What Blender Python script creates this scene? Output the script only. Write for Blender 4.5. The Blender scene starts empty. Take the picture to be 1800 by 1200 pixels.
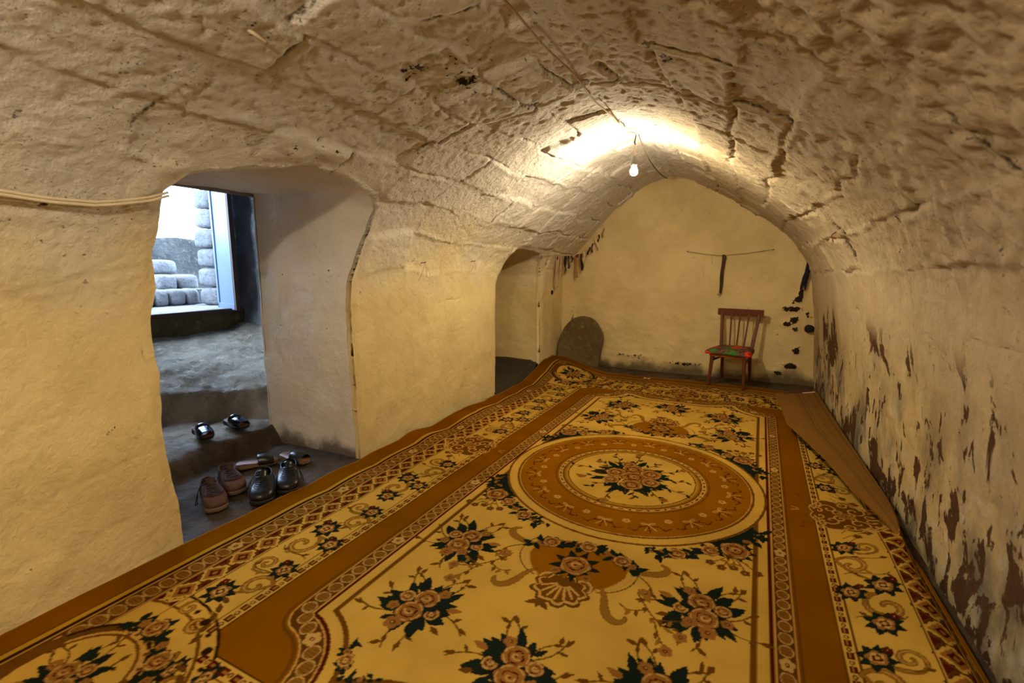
# A vaulted, limewashed cellar room with a floral carpet, one bare bulb and a doorway to daylight
BULB, SKY, SUN, LAMP2, EXPOSURE = 2750., 19., 3.5, 92., -.18
import numpy as np, math
# ---------------------------------------------------------------- carpet pattern (woven colours)
UE, VE = 1.81, 2.85            # half width / half length of the carpet
PX = 0.003
def lin(r, g, b):
    c = np.array([r, g, b], float) / 255.0
    return np.where(c <= .04045, c / 12.92, ((c + .055) / 1.055) ** 2.4)
K = dict(cream=lin(232, 184, 76), gold=lin(146, 88, 0), gold2=lin(164, 102, 8), strip=lin(104, 62, 18), dark=lin(54, 30, 12),
         light=lin(222, 170, 80), rose=lin(170, 114, 48), roselt=lin(220, 174, 92), red=lin(92, 28, 12),
         green=lin(32, 42, 32), tan=lin(166, 116, 38), tand=lin(112, 72, 24), brown=lin(120, 74, 18),
         yellow=lin(212, 160, 48), disc=lin(150, 102, 36))
class Canvas:
    def __init__(s):
        s.nu = 2 * int(round(UE / PX)) + 1; s.nv = 2 * int(round(VE / PX)) + 1
        s.u = np.linspace(-UE, UE, s.nu); s.v = np.linspace(-VE, VE, s.nv)
        s.img = np.empty((s.nv, s.nu, 3)); s.img[:] = K['gold']
    def win(s, u0, u1, v0, v1):
        i0 = max(0, int((u0 + UE) / PX) - 1); i1 = min(s.nu, int((u1 + UE) / PX) + 3)
        j0 = max(0, int((v0 + VE) / PX) - 1); j1 = min(s.nv, int((v1 + VE) / PX) + 3)
        if i1 <= i0 or j1 <= j0: return None
        return (slice(j0, j1), slice(i0, i1)), s.u[None, i0:i1], s.v[j0:j1, None]
    def put(s, sl, m, col):
        if isinstance(col, str): col = K[col]
        m = np.clip(m, 0, 1)[..., None]; s.img[sl] = s.img[sl] * (1 - m) + col * m
    def stroke(s, p, w, col):
        p = np.asarray(p, float); n = len(p)
        w = np.full(n, w, float) if np.isscalar(w) else np.asarray(w, float)
        pad = w.max() + PX * 2
        r = s.win(p[:, 0].min() - pad, p[:, 0].max() + pad, p[:, 1].min() - pad, p[:, 1].max() + pad)
        if r is None: return
        sl, U, V = r; best = np.full((V.shape[0], U.shape[1]), -9.)
        for k in range(n - 1):
            a, b = p[k], p[k + 1]; d = b - a; L = d @ d + 1e-12
            t = np.clip(((U - a[0]) * d[0] + (V - a[1]) * d[1]) / L, 0, 1)
            dist = np.hypot(U - a[0] - t * d[0], V - a[1] - t * d[1])
            best = np.maximum(best, (w[k] * (1 - t) + w[k + 1] * t) / 2 - dist)
        s.put(sl, best / PX + .5, col)
    def poly(s, p, col):
        p = np.asarray(p, float)
        r = s.win(p[:, 0].min(), p[:, 0].max(), p[:, 1].min(), p[:, 1].max())
        if r is None: return
        sl, U, V = r; ins = np.zeros((V.shape[0], U.shape[1]), bool)
        q = np.roll(p, -1, 0)
        for (x0, y0), (x1, y1) in zip(p, q):
            if y0 == y1: continue
            ins ^= ((y0 > V) != (y1 > V)) & (U < (x1 - x0) * (V - y0) / (y1 - y0) + x0)
        s.put(sl, ins.astype(float), col)
    def ell(s, x, y, a, b, col):
        r = s.win(x - a, x + a, y - b, y + b)
        if r is None: return
        sl, U, V = r
        s.put(sl, (1 - np.hypot((U - x) / a, (V - y) / b)) * min(a, b) / PX + .5, col)
class Stamp:                       # draws in a local frame: scale, turn, mirror, shift
    def __init__(s, c, x, y, k=1., a=0., m=1):
        s.c = c; s.x = x; s.y = y; s.k = k; s.a = a; s.m = m
    def T(s, p):
        p = np.asarray(p, float).reshape(-1, 2) * s.k; x = p[:, 0] * s.m; y = p[:, 1]
        ca, sa = math.cos(s.a), math.sin(s.a)
        return np.stack([s.x + x * ca - y * sa, s.y + x * sa + y * ca], 1)
    def stroke(s, p, w, col): s.c.stroke(s.T(p), (np.asarray(w) * s.k) if not np.isscalar(w) else w * s.k, col)
    def poly(s, p, col): s.c.poly(s.T(p), col)
    def disc(s, x, y, r, col):
        q = s.T([(x, y)])[0]; s.c.ell(q[0], q[1], r * s.k, r * s.k, col)
    def leaf(s, x, y, a, L, W, col, vein=None):
        t = np.linspace(0, 1, 9); h = W / 2 * np.sin(np.pi * t ** .8)
        ca, sa = math.cos(a), math.sin(a)
        pts = [(x + L * q * ca - k * sa, y + L * q * sa + k * ca) for q, k in zip(t, h)] + \
              [(x + L * q * ca + k * sa, y + L * q * sa - k * ca) for q, k in zip(t[::-1], h[::-1])]
        s.poly(pts, col)
        if vein: s.stroke([(x + L * .15 * ca, y + L * .15 * sa), (x + L * .85 * ca, y + L * .85 * sa)], .004, vein)
    def scallop(s, x, y, r, n, amp, ph, col, sq=1.):
        th = np.linspace(0, 2 * np.pi, 48, endpoint=False); rr = r * (1 - amp + amp * np.abs(np.cos(n * th / 2 + ph)) * 1.4)
        s.poly(np.stack([x + rr * np.cos(th), y + rr * np.sin(th) * sq], 1), col)
    def rose(s, x, y, r, ph=0.):
        s.scallop(x, y, r * 1.08, 5, .16, ph, 'dark'); s.scallop(x, y, r, 5, .16, ph, 'rose')
        for k in range(5):
            a = ph * -.4 + k * 1.257 + .3
            t = np.linspace(a - .42, a + .42, 6)
            s.stroke(np.stack([x + r * .88 * np.cos(t), y + r * .88 * np.sin(t)], 1), .006, 'roselt')
        s.scallop(x, y - r * .05, r * .58, 4, .12, ph, 'red'); s.scallop(x, y - r * .05, r * .48, 4, .15, ph + .5, 'rose')
        t = np.linspace(0, 5.2, 16); q = r * (.08 + .06 * t)
        s.stroke(np.stack([x + q * np.cos(t + ph), y + q * np.sin(t + ph) * .8], 1), .007, 'roselt')
        s.disc(x, y, r * .1, 'red')
    def flower(s, x, y, r, ph=0., col='rose'):
        for k in range(5):
            a = ph + k * 1.2566; s.disc(x + r * .58 * math.cos(a), y + r * .58 * math.sin(a), r * .46, col)
        s.disc(x, y, r * .3, 'red'); s.disc(x, y, r * .14, 'roselt')
    def spiral(s, x, y, r, a0, turns, w0, col='tan', sgn=1, tail=None):
        t = np.linspace(0, 1, 30); q = r * (.16 + .84 * t); a = a0 - sgn * turns * 2 * np.pi * (1 - t)
        p = np.stack([x + q * np.cos(a), y + q * np.sin(a)], 1)
        w = w0 * (.5 + .5 * np.sin(np.pi * t) ** .7)
        if tail is not None:
            p = np.vstack([p, tail]); w = np.concatenate([w, np.linspace(w0 * .5, w0 * .25, len(tail))])
        s.stroke(p, w + .006, 'tand'); s.stroke(p, w, col); s.stroke(p[3:26], w[3:26] * .22, 'light')
def bouquet(c, x, y, k=1., a=0., m=1, seed=0):
    s = Stamp(c, x, y, k, a, m); r = np.random.default_rng(seed)
    for (x0, y0, ang, L) in [(-.03, .06, 2.4, .13), (-.05, .0, 3.0, .14), (.05, -.02, .2, .12), (.05, .06, .6, .12), (.0, -.07, -1.2, .11),
                             (-.02, -.06, -2.2, .1), (.07, -.05, -.5, .12), (-.02, .09, 1.7, .1), (.04, .09, 1.1, .09)]:
        q = [(0, 0)]; 
        for j in range(5): q.append((q[-1][0] + L / 4 * math.cos(ang + .22 * j * (-1) ** int(L * 100)), q[-1][1] + L / 4 * math.sin(ang + .22 * j * (-1) ** int(L * 100))))
        q = np.array(q) + (x0, y0); s.stroke(q, .006, 'tand')
        s.leaf(q[-2][0], q[-2][1], ang + .5, .045, .018, 'brown'); s.leaf(q[3][0], q[3][1], ang - .7, .035, .014, 'tand')
    for j in range(17):
        an = j * .3696 + r.uniform(-.15, .15); rr = r.uniform(.035, .075)
        s.leaf(rr * math.cos(an) * 1.1, rr * math.sin(an), an + r.uniform(-.6, .6), r.uniform(.075, .115), r.uniform(.034, .05), 'green')
    s.ell = None
    s.disc(.0, .0, .075, 'green')
    s.rose(-.005, .048, .047, .4); s.rose(.012, -.032, .049, 1.3); s.rose(-.068, -.012, .026, 2.0); s.rose(.068, .03, .028, .9)
    for (lx, ly, la) in ((-.03, .0, 2.9), (.05, -.005, -.2), (.045, .075, .9), (-.05, .07, 2.4), (-.03, -.07, -2.3), (.05, -.07, -.8)): s.leaf(lx, ly, la, .05, .022, 'green')
    s.flower(.03, -.098, .03, .4); s.flower(-.05, .095, .024, 1.); s.flower(.085, -.03, .022, 1.6)
    s.leaf(-.1, .03, 2.9, .06, .028, 'rose'); s.leaf(-.1, -.06, 3.6, .05, .022, 'brown')
def garland(c, p, n, seed, wid=.05, roses=2):
    r = np.random.default_rng(seed); p = np.asarray(p, float)
    seg = np.r_[0, np.cumsum(np.hypot(*np.diff(p, axis=0).T))]; s = Stamp(c, 0, 0)
    for k in range(n):
        d = seg[-1] * (k + .5) / n; x = np.interp(d, seg, p[:, 0]); y = np.interp(d, seg, p[:, 1])
        for j in range(3):
            s.leaf(x + r.uniform(-.012, .012), y + r.uniform(-.012, .012), r.uniform(0, 6.28), wid * r.uniform(.8, 1.2), wid * .5, 'green')
        if k % 2: s.flower(x + r.uniform(-.008, .008), y + r.uniform(-.008, .008), wid * .36, k)
    for k in range(roses):
        d = seg[-1] * (k + .6) / (roses + .2); s.rose(np.interp(d, seg, p[:, 0]), np.interp(d, seg, p[:, 1]), wid * .72, k * 1.1)
def bez(*P, n=20):
    t = np.linspace(0, 1, n)[:, None]; P = [np.array(q, float) for q in P]
    while len(P) > 1: P = [a * (1 - t) + b * t for a, b in zip(P[:-1], P[1:])]
    return P[0]
def field_quarter():               # border of the ivory field, first quadrant, from the side to the end
    a = np.linspace(1.41, .16, 14)
    arc = [(.855 - .315 * math.sin(q + math.pi / 2 - 1.57) * 0 - .315 * math.cos(math.pi / 2 - q) * 1 + 0, 2.12 - .315 * math.sin(q)) for q in a]
    arc = [(.855 - .315 * math.cos(q), 2.12 - .315 * math.sin(q)) for q in np.linspace(1.40, .17, 16)]
    end = [(u, 1.965 + .105 * (.5 - .5 * math.cos(math.pi * min(1, max(0, (u - .2) / .34)))) ** 1.3) for u in np.linspace(.535, 0, 22)]
    return np.array([(.80, 0.), (.80, .6), (.80, 1.2)] + arc + end)
def paint_carpet():
    c = Canvas(); U = np.abs(c.u)[None, :]; V = np.abs(c.v)[:, None]; R = (slice(None), slice(None))
    su = UE - U; sv = VE - V; d = np.minimum(su + 0 * V, sv + 0 * U)
    def band(a, b, col): c.put(R, np.clip(np.minimum(d - a, b - d) / PX + .5, 0, 1), col)
    band(0, .006, 'light'); band(.143, .15, 'dark'); band(.15, .176, 'yellow'); band(.176, .198, 'dark'); band(.198, .203, 'light')
    band(.203, .302, 'strip'); band(.300, .306, 'light'); band(.306, .310, 'dark'); band(.310, .316, 'light')
    band(.316, .424, 'strip'); band(.424, .429, 'light'); band(.429, .433, 'dark'); band(.433, .677, 'cream')
    band(.67, .678, 'brown'); band(.678, .732, 'cream'); band(.732, .738, 'dark')
    # corner medallions: the key strip bows round them
    e = np.hypot(U - 1.35, V - 2.58)
    for a, b, col in ((0, .60, 'cream'), (.60, .612, 'dark'), (.535, .548, 'brown')):
        m = np.clip(np.minimum(e - a, b - e) / PX + .5, 0, 1) * (d > .316) * (np.minimum(UE - U + 0 * V, 9) > .30) * (V > 1.9)
        c.put(R, m, col)
    # strips: repeat along the sides and the ends
    for sgn in (1, -1):
        for axis in (0, 1):
            L = VE if axis == 0 else UE; Ls = UE if axis == 0 else VE
            def P(al, de):
                return (sgn * (Ls - de), al) if axis == 0 else (al, sgn * (Ls - de))
            n = int((L - .25) / .0615)
            for k in range(-n, n + 1):
                x, y = P(k * .0615, .252)
                if abs(k) % 11 == 5: Stamp(c, x, y).flower(0, 0, .034, .3, 'roselt'); continue
                s = Stamp(c, x, y, 1, k * .7)
                a_, b_ = (.041, .029) if axis == 0 else (.029, .041)
                c.ell(x, y, a_, b_, 'roselt'); c.ell(x, y, a_ - .005, b_ - .005, 'disc')
                for q in (-.012, 0, .012):
                    c.stroke([(x + (q if axis else -.02), y + (-.02 if axis else q)), (x + (q * 1.3 if axis else .022), y + (.022 if axis else q * 1.3))], .0035, 'brown')
            n = int((L - .78) / .131)
            for k in range(-n, n + 1):
                x, y = P(k * .131, .370)
                for rr, col in ((.070, 'dark'), (.065, 'cream'), (.050, 'rose'), (.030, 'red'), (.014, 'rose')):
                    q = [(math.cos(j * math.pi / 2) * rr * 1.02, math.sin(j * math.pi / 2) * rr * 1.02) for j in range(4)]
                    if col == 'cream':
                        q2 = []
                        for j in range(4):
                            a, b = np.array(q[j]), np.array(q[(j + 1) % 4]); nn = np.array([a[1] - b[1], b[0] - a[0]]); nn = nn / np.hypot(*nn) * -1
                            for i in range(6): q2.append(a + (b - a) * i / 6 + nn * (.005 if i % 2 else -.002))
                        q = q2
                    c.poly(np.array(q) + (x, y), col)
                for h in (-.065, .065):
                    for dd in (-.054, .054):
                        px, py = P(k * .131 + h, .370 + dd); tx = .026
                        o = 1 if dd > 0 else -1; 
                        q = [P(k * .131 + h - tx, .370 + dd * .98), P(k * .131 + h + tx, .370 + dd * .98), P(k * .131 + h, .370 + dd * .45)]
                        c.poly(q, 'red')
            n = int((L - .80) / .066)
            for k in range(-n, n + 1):
                w = .017; x, y = P(k * .066, .706)
                c.poly([P(k * .066 - w, .690), P(k * .066 + w, .690), P(k * .066 + w, .722), P(k * .066 - w, .722)], 'red')
                c.poly([P(k * .066 - w * .55, .700), P(k * .066 + w * 1.2, .700), P(k * .066 + w * 1.2, .712), P(k * .066 - w * .55, .712)], 'rose')
                x, y = P(k * .066 + .033, .706); c.ell(x, y, .011, .011, 'red'); c.ell(x, y, .006, .006, 'roselt')
    band(.300, .306, 'light'); band(.306, .310, 'dark'); band(.310, .316, 'light'); band(.424, .429, 'light'); band(.429, .433, 'dark')
    # floral running border
    def motif(S):
        # local x = outwards from the field (0 centre of the band), y = along
        S.spiral(.03, .37, .055, 1.2, 1.3, .015, tail=bez((.05, .42), (0, .45), (-.05, .41), (-.02, .385), n=6))
        S.spiral(-.05, .53, .075, 3.6, 1.1, .022, sgn=-1, tail=bez((-.11, .5), (-.07, .6), (.0, .63), (.03, .66), n=8))
        S.spiral(.03, .82, .085, -1.9, 1.15, .024, tail=bez((0, .74), (-.06, .74), (-.1, .72), n=6))
        S.spiral(.04, 1.105, .055, 1.2, 1.3, .015, tail=bez((.06, 1.16), (0, 1.18), (-.05, 1.14), n=6))
        S.spiral(-.06, 1.24, .075, 3.6, 1.1, .024, sgn=-1, tail=bez((-.12, 1.2), (-.07, 1.31), (.0, 1.33), (.03, 1.36), n=8))
        S.spiral(.03, 1.50, .085, -1.9, 1.15, .024, tail=bez((0, 1.42), (-.06, 1.42), (-.1, 1.42), n=6))
        S.spiral(.04, 1.68, .055, 1.2, 1.3, .015, tail=bez((.06, 1.74), (0, 1.75), (-.05, 1.71), n=6))
        S.spiral(-.06, 1.81, .075, 3.6, 1.1, .024, sgn=-1, tail=bez((-.12, 1.78), (-.07, 1.87), (.0, 1.88), (.03, 1.9), n=8))
        for yy in (.47, .6, 1.16, 1.3, 1.58, 1.73, .9):
            q = bez((-.09, yy), (-.03, yy - .04), (.05, yy + .03), (.09, yy - .03), n=10); S.stroke(q, .006, 'tand')
            for j in (2, 5, 8): S.leaf(q[j][0], q[j][1], yy * 9 + j, .04, .017, 'tan' if j % 2 else 'tand')
        for (x, y, r) in ((.07, .19, .028), (-.03, .13, .03), (.02, .25, .022)):
            S.stroke(bez((x, y), (0, y + .04), (-.05, y + .09), n=6), .005, 'tand'); S.flower(x, y, r, y * 7, 'brown')
        for (x, y, r) in ((-.06, .375, .045), (.045, .675, .05), (-.085, .735, .045), (.0, .925, .048), (-.06, 1.115, .045), (.03, 1.35, .052), (-.105, 1.445, .045), (-.075, 1.68, .045), (.04, 1.9, .05)):
            for k in range(8): S.leaf(x, y, k * .785 + y * 3, r * 1.6, r * .85, 'green')
            S.scallop(x, y, r * .78, 5, .2, y, 'rose'); S.scallop(x, y, r * .55, 4, .25, y, 'roselt'); S.scallop(x, y, r * .38, 4, .25, y + 1, 'red'); S.disc(x, y, r * .18, 'roselt')
            S.flower(x + r * .9, y - r * 1.0, r * .4, y, 'red')
    def cart(S):                      # scrolled cartouche halfway along each border
        S.scallop(0, 0, .165, 9, .1, 0, 'light', 1.); S.scallop(0, 0, .158, 9, .1, 0, 'brown', 1.)
        for m in (1, -1):
            for (x, y, r, a, t) in ((.05, .07, .055, .4, 1.2), (-.06, .06, .045, 2.4, 1.1), (.0, .12, .03, 1., 1.), (-.11, .03, .03, 3., 1.), (.11, .03, .035, .1, 1.), (-.02, .035, .032, 4.2, 1.1), (.085, .115, .03, 2., 1.), (-.10, .10, .028, 5., 1.), (.03, .02, .022, 1.8, 1.), (-.14, .065, .022, .5, 1.), (.135, .08, .022, 3.4, 1.)):
                tt = np.linspace(0, 1, 22); q = r * (.15 + .85 * tt); an = m * (a + t * 6.28 * tt)
                S.stroke(np.stack([x + q * np.cos(an), m * y + q * np.sin(an)], 1), .0085, 'light')
            S.stroke([(-.15, m * .12), (-.2, m * .12), (-.2, m * .17), (-.23, m * .17)], .006, 'brown')
            S.stroke([(-.215, m * .006), (-.25, m * .018)], .006, 'light')
            S.stroke(bez((.13, m * .02), (.16, m * .1), (.05, m * .16), (-.02, m * .14)), .008, 'light')
        S.flower(0, 0, .035, 0, 'rose')
    for sg in (1, -1):
        for m in (1, -1):
            S = Stamp(c, sg * 1.255, 0, 1); S.T = (lambda p, sg=sg, m=m: np.asarray(p, float).reshape(-1, 2) * (sg, m) + (sg * 1.255, 0)); motif(S)
            S = Stamp(c, 0, 0, 1); S.T = (lambda p, sg=sg, m=m: (lambda q: np.stack([m * q[:, 1] * .62, sg * (2.295 + q[:, 0])], 1))(np.asarray(p, float).reshape(-1, 2)))
            motif(S)
        cart(Stamp(c, sg * 1.25, .0, 1.2, 0 if sg > 0 else math.pi)); cart(Stamp(c, 0, sg * 2.29, 1.2, math.pi / 2 * sg))
    # corner rosettes
    for sx in (1, -1):
        for sy in (1, -1):
            x, y = sx * 1.33, sy * 2.42
            a0 = math.atan2(-sy, -sx)
            t = np.linspace(a0 - 1.9, a0 + 1.9, 40)
            arc = lambda r, tt=t: np.stack([x + r * np.cos(tt), y + r * np.sin(tt)], 1)
            c.ell(x, y, .27, .27, 'brown'); c.stroke(arc(.25), .035, 'tand'); c.stroke(arc(.262), .012, 'dark'); c.stroke(arc(.222), .012, 'light'); c.ell(x, y, .205, .205, 'cream')
            for k in range(7):
                tk = np.linspace(a0 - .9 + k * .3, a0 - .9 + k * .3 + .12, 4); c.stroke(arc(.24, tk), .03, 'light'); c.stroke(arc(.243, tk + .03), .016, 'dark')
            garland(c, arc(.285, np.linspace(a0 - 1.15, a0 + 1.15, 24)), 15, 5, .06, 3)
            bouquet(c, x, y, 1.0, a0, 1, 3)
            s = Stamp(c, x, y, 1, a0)
            for m in (1, -1):
                s.spiral(.36, m * .16, .06, 1., 1.2, .02, sgn=m); s.spiral(.30, m * .27, .04, 1., 1.2, .014, sgn=-m)
                for k in range(5): s.leaf(.36 + .02 * k, m * (.05 + .05 * k), m * (.8 + .3 * k), .06, .026, 'tand')
            for k in range(9):
                tk = a0 - .62 + k * .155; xx = sx * 1.35 + .573 * math.cos(tk); yy = sy * 2.58 + .573 * math.sin(tk)
                c.ell(xx, yy, .02 if k % 2 else .012, .02 if k % 2 else .012, 'dark')
            for k in range(2):
                Stamp(c, sx * (1.81 - .255), sy * (2.85 - .255), 1).flower(0, 0, .06, .4, 'tan')
    # ivory field and its frame
    q = field_quarter(); path = np.vstack([q, (q * (-1, 1))[::-1][1:]]); half = path
    full = np.vstack([half, (half * (-1, -1))])
    D = np.full((c.nv, c.nu), 9.); hv, hu = c.nv // 2 + 1, c.nu // 2 + 1
    uu = c.u[hu - 1:][None, :]; vv = c.v[hv - 1:][:, None]; dq = np.full((len(vv), uu.shape[1]), 9.)
    for a, b in zip(q[:-1], q[1:]):
        dd = b - a; t = np.clip(((uu - a[0]) * dd[0] + (vv - a[1]) * dd[1]) / (dd @ dd), 0, 1)
        dq = np.minimum(dq, np.hypot(uu - a[0] - t * dd[0], vv - a[1] - t * dd[1]))
    ins = np.zeros(dq.shape, bool); pq = np.vstack([q, [(0, 0)]])
    for (x0, y0), (x1, y1) in zip(pq, np.roll(pq, -1, 0)):
        if y0 != y1: ins ^= ((y0 > vv) != (y1 > vv)) & (uu < (x1 - x0) * (vv - y0) / (y1 - y0) + x0)
    dq = np.where(ins, -dq, dq)
    D[hv - 1:, hu - 1:] = dq; D[hv - 1:, :hu] = dq[:, ::-1]; D[:hv, :] = D[hv - 1:, :][::-1]
    def ring(a, b, col): c.put(R, np.minimum(D - a, b - D) / PX + .5, col)
    ring(-9, 0, 'cream'); ring(-.066, -.046, 'brown'); ring(-.003, .013, 'red'); ring(.013, .020, 'light'); ring(.020, .097, 'strip'); ring(.097, .104, 'light'); ring(.112, .126, 'brown')
    # discs along the frame
    n_ = np.gradient(q, axis=0); n_ = np.stack([n_[:, 1], -n_[:, 0]], 1); n_ /= np.hypot(*n_.T)[:, None]
    off = q + n_ * .058; sg_ = np.r_[0, np.cumsum(np.hypot(*np.diff(off, axis=0).T))]
    for k in range(int(sg_[-1] / .0665) + 1):
        x = np.interp(k * .0665, sg_, off[:, 0]); y = np.interp(k * .0665, sg_, off[:, 1])
        for sx in (1, -1):
            for sy in (1, -1):
                if k % 11 == 8: Stamp(c, sx * x, sy * y).flower(0, 0, .033, .3, 'roselt'); continue
                vert = k * .0665 < 1.8
                a_, b_ = (.033, .0305) if vert else (.0305, .033)
                c.ell(sx * x, sy * y, a_, b_, 'roselt'); c.ell(sx * x, sy * y, a_ - .005, b_ - .005, 'disc')
                for h in (-.011, 0, .011):
                    c.stroke([(sx * x - .018, sy * y + h), (sx * x + .018, sy * y + h * 1.4)], .0035, 'brown')
    # central medallion
    r = np.hypot(c.u[None, :], c.v[:, None]); th = np.arctan2(c.v[:, None], c.u[None, :])
    tri = (U < .735) & (r > .80) & (V > .24) & (V < .60) & (r < .98 - (V - .24) * .35)
    c.put(R, tri.astype(float), 'green')
    def disc(a, b, col): c.put(R, np.minimum(r - a, b - r) / PX + .5, col)
    disc(0, .80, 'brown'); disc(0, .786, 'cream'); disc(0, .735, 'brown'); disc(0, .722, 'light'); disc(0, .716, 'gold2')
    disc(.478, .486, 'brown'); disc(0, .470, 'brown'); disc(0, .466, 'light'); disc(0, .44, 'red')
    mm = np.clip((.436 - r) / .03, 0, 1); c.put(R, (r < .436) * 1., 'brown'); c.put(R, mm * (r < .436), 'yellow'); disc(.398, .405, 'red'); disc(0, .398, 'cream')
    for k in range(56):
        a = k * 2 * math.pi / 56; t = np.linspace(a - .03, a + .03, 4)
        c.stroke(np.stack([.453 * np.cos(t), .453 * np.sin(t)], 1), .009, 'red') if k % 2 else c.ell(.453 * math.cos(a), .453 * math.sin(a), .007, .007, 'dark')
    for k in range(16):
        a = k * 2 * math.pi / 16; s = Stamp(c, .60 * math.cos(a), .60 * math.sin(a), 1, a - math.pi / 2)
        for m in (1, -1):
            s.stroke(bez((0, 0), (m * .035, -.035), (m * .06, .0), (0, .004)), .007, 'light'); s.stroke(bez((0, 0), (m * .03, .03), (m * .05, .02)), .007, 'red')
            s.stroke(bez((0, 0), (m * .012, .03), (m * .03, .06)), .006, 'light')
            qq = bez((m * .04, .015), (m * .08, .075), (m * .125, .035), n=9)
            for j in range(8): s.leaf(qq[j][0], qq[j][1], m * j * .5 + (0 if m > 0 else 3.14), .017, .009, 'red' if j % 2 else 'strip')
        for j in range(4): s.leaf(0, .012 + j * .018, 1.2, .018, .009, 'red')
        s.disc(0, 0, .009, 'light')
        a += math.pi / 16; s = Stamp(c, .575 * math.cos(a), .575 * math.sin(a), 1, a); s.flower(0, 0, .022, 0, 'light')
    # bouquet in the middle
    s = Stamp(c, 0, 0, 1.14); rg = np.random.default_rng(4)
    for k in range(13):
        a = k * .483 + .2; L = .30 + .05 * math.sin(k * 2.3)
        qq = bez((.06 * math.cos(a), .06 * math.sin(a)), (.16 * math.cos(a + .25), .16 * math.sin(a + .25)), (.24 * math.cos(a - .15), .24 * math.sin(a - .15)), (L * math.cos(a), L * math.sin(a)), n=12)
        s.stroke(qq, .006, 'green' if k % 2 else 'tand')
        for j in (5, 7, 9, 11): s.leaf(qq[j][0], qq[j][1], a + (.8 if j % 4 == 1 else -.8), .045, .017, 'green' if (j + k) % 3 else 'brown')
        if k % 2: s.flower(qq[-1][0], qq[-1][1], .024, k, 'rose')
    for k in range(56):
        a = rg.uniform(0, 6.28); q_ = rg.uniform(.04, .15); s.leaf(q_ * math.cos(a), q_ * math.sin(a), a + rg.uniform(-.5, .5), rg.uniform(.08, .12), .042, 'green', 'strip' if k % 3 == 0 else None)
    for (x, y, rr) in ((-.01, .10, .062), (.02, .0, .07), (-.09, .02, .058), (.10, .07, .06), (.03, -.11, .06), (-.09, -.09, .045), (.12, -.04, .05), (-.05, .16, .04)): s.rose(x, y, rr, x * 20)
    # four diagonal garlands, sprays, end cartouches, scattered bouquets
    for sx in (1, -1):
        for sy in (1, -1):
            ar = lambda a, b, R_: [(sx * R_ * math.cos(t), sy * R_ * math.sin(t)) for t in np.linspace(a, b, 16)]
            garland(c, ar(.46, .80, .87), 11, 1, .065, 0); garland(c, ar(.76, 1.2, .86), 15, 2, .058, 2); garland(c, ar(1.12, 1.27, .835), 5, 4, .034, 0)
            s = Stamp(c, sx * .655, sy * .61, 1, 0, 1); s.T = (lambda p, sx=sx, sy=sy: np.asarray(p, float).reshape(-1, 2) * (sx, sy) + (sx * .655, sy * .61))
            for k in range(10): s.leaf(0, 0, k * .63, .10, .04, 'green')
            s.rose(0, 0, .066, .5)
            for k in range(5):
                qq = bez((-.02, .05), (-.05 + .03 * k, .11), (-.10 + .05 * k, .15 + .02 * (k % 2)), n=8); s.stroke(qq, .006, 'tand')
                s.flower(qq[-1][0], qq[-1][1], .022, k, 'brown'); s.leaf(qq[4][0], qq[4][1], k, .04, .017, 'tan')
            # leaves in the frame's points
            garland(c, [(sx * .565, sy * 1.85), (sx * .53, sy * 1.92), (sx * .47, sy * 1.99)], 5, 7, .04, 1)
            garland(c, [(sx * .47, sy * 1.985), (sx * .36, sy * 1.93)], 3, 8, .03, 0)
            b1 = dict(m=sx * sy, a=0 if sy < 0 else math.pi)
            bouquet(c, sx * .555, sy * 1.12, 1.14, b1['a'], sx, 10); bouquet(c, sx * .47, sy * 1.60, 1.14, b1['a'], sx, 11)
        bouquet(c, 0, sx * 1.70, 1.1, 0 if sx < 0 else math.pi, 1, 12)
        S = Stamp(c, 0, 0); S.T = (lambda p, sx=sx: np.asarray(p, float).reshape(-1, 2) * (1, sx))
        S.poly(np.vstack([bez((-.23, .93), (-.27, 1.10), (-.12, 1.24), (0, 1.26)), bez((0, 1.26), (.12, 1.24), (.27, 1.10), (.23, .93)), bez((.23, .93), (.1, .86), (-.1, .86), (-.23, .93))]), 'gold2')
        for m in (1, -1):
            for o in (.0, .022, .044): S.stroke(bez((m * (.20 + o), .92), (m * (.28 + o), 1.05), (m * (.20 + o), 1.17), (m * (.10 + o), 1.20)), .006, 'light' if o < .03 else 'tand')
            S.spiral(m * .075, 1.19, .05, 1., 1.2, .016, 'light', m)
            p = bez((m * .18, .97), (m * .27, 1.0), (m * .40, .99), (m * .42, .90), (m * .36, .885)); w = .03 * np.sin(np.linspace(.1, 3., 20)) + .006
            S.stroke(p, w + .006, 'tand'); S.stroke(p, w, 'tan')
            p = bez((m * .15, 1.16), (m * .22, 1.22), (m * .16, 1.35), (m * .30, 1.36), (m * .29, 1.29)); S.stroke(p, w * .9 + .006, 'tand'); S.stroke(p, w * .9, 'tan')
            for p in (bez((m * .26, 1.0), (m * .36, 1.05), (m * .40, 1.12), (m * .33, 1.18), (m * .30, 1.1)), bez((m * .30, 1.12), (m * .36, 1.2), (m * .38, 1.26), (m * .50, 1.3)), bez((m * .38, 1.25), (m * .44, 1.24), (m * .52, 1.2)), bez((m * .40, 1.26), (m * .42, 1.34), (m * .46, 1.38)), bez((m * .36, 1.2), (m * .30, 1.26), (m * .25, 1.22))):
                S.stroke(p, .007, 'tand')
                for j in (6, 11, 15): S.leaf(p[j][0], p[j][1], j * 1.3, .04, .018, 'tan' if j % 2 else 'brown')
            for (x, y) in ((.50, 1.3), (.52, 1.2), (.46, 1.39), (.33, 1.11)): S.flower(m * x, y, .027, x, 'rose')
        S.scallop(0, 1.25, .125, 9, .16, 0, 'tand', .85); S.scallop(0, 1.245, .112, 9, .16, 0, 'light', .85); S.scallop(0, 1.24, .10, 9, .16, 0, 'brown', .85)
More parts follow.
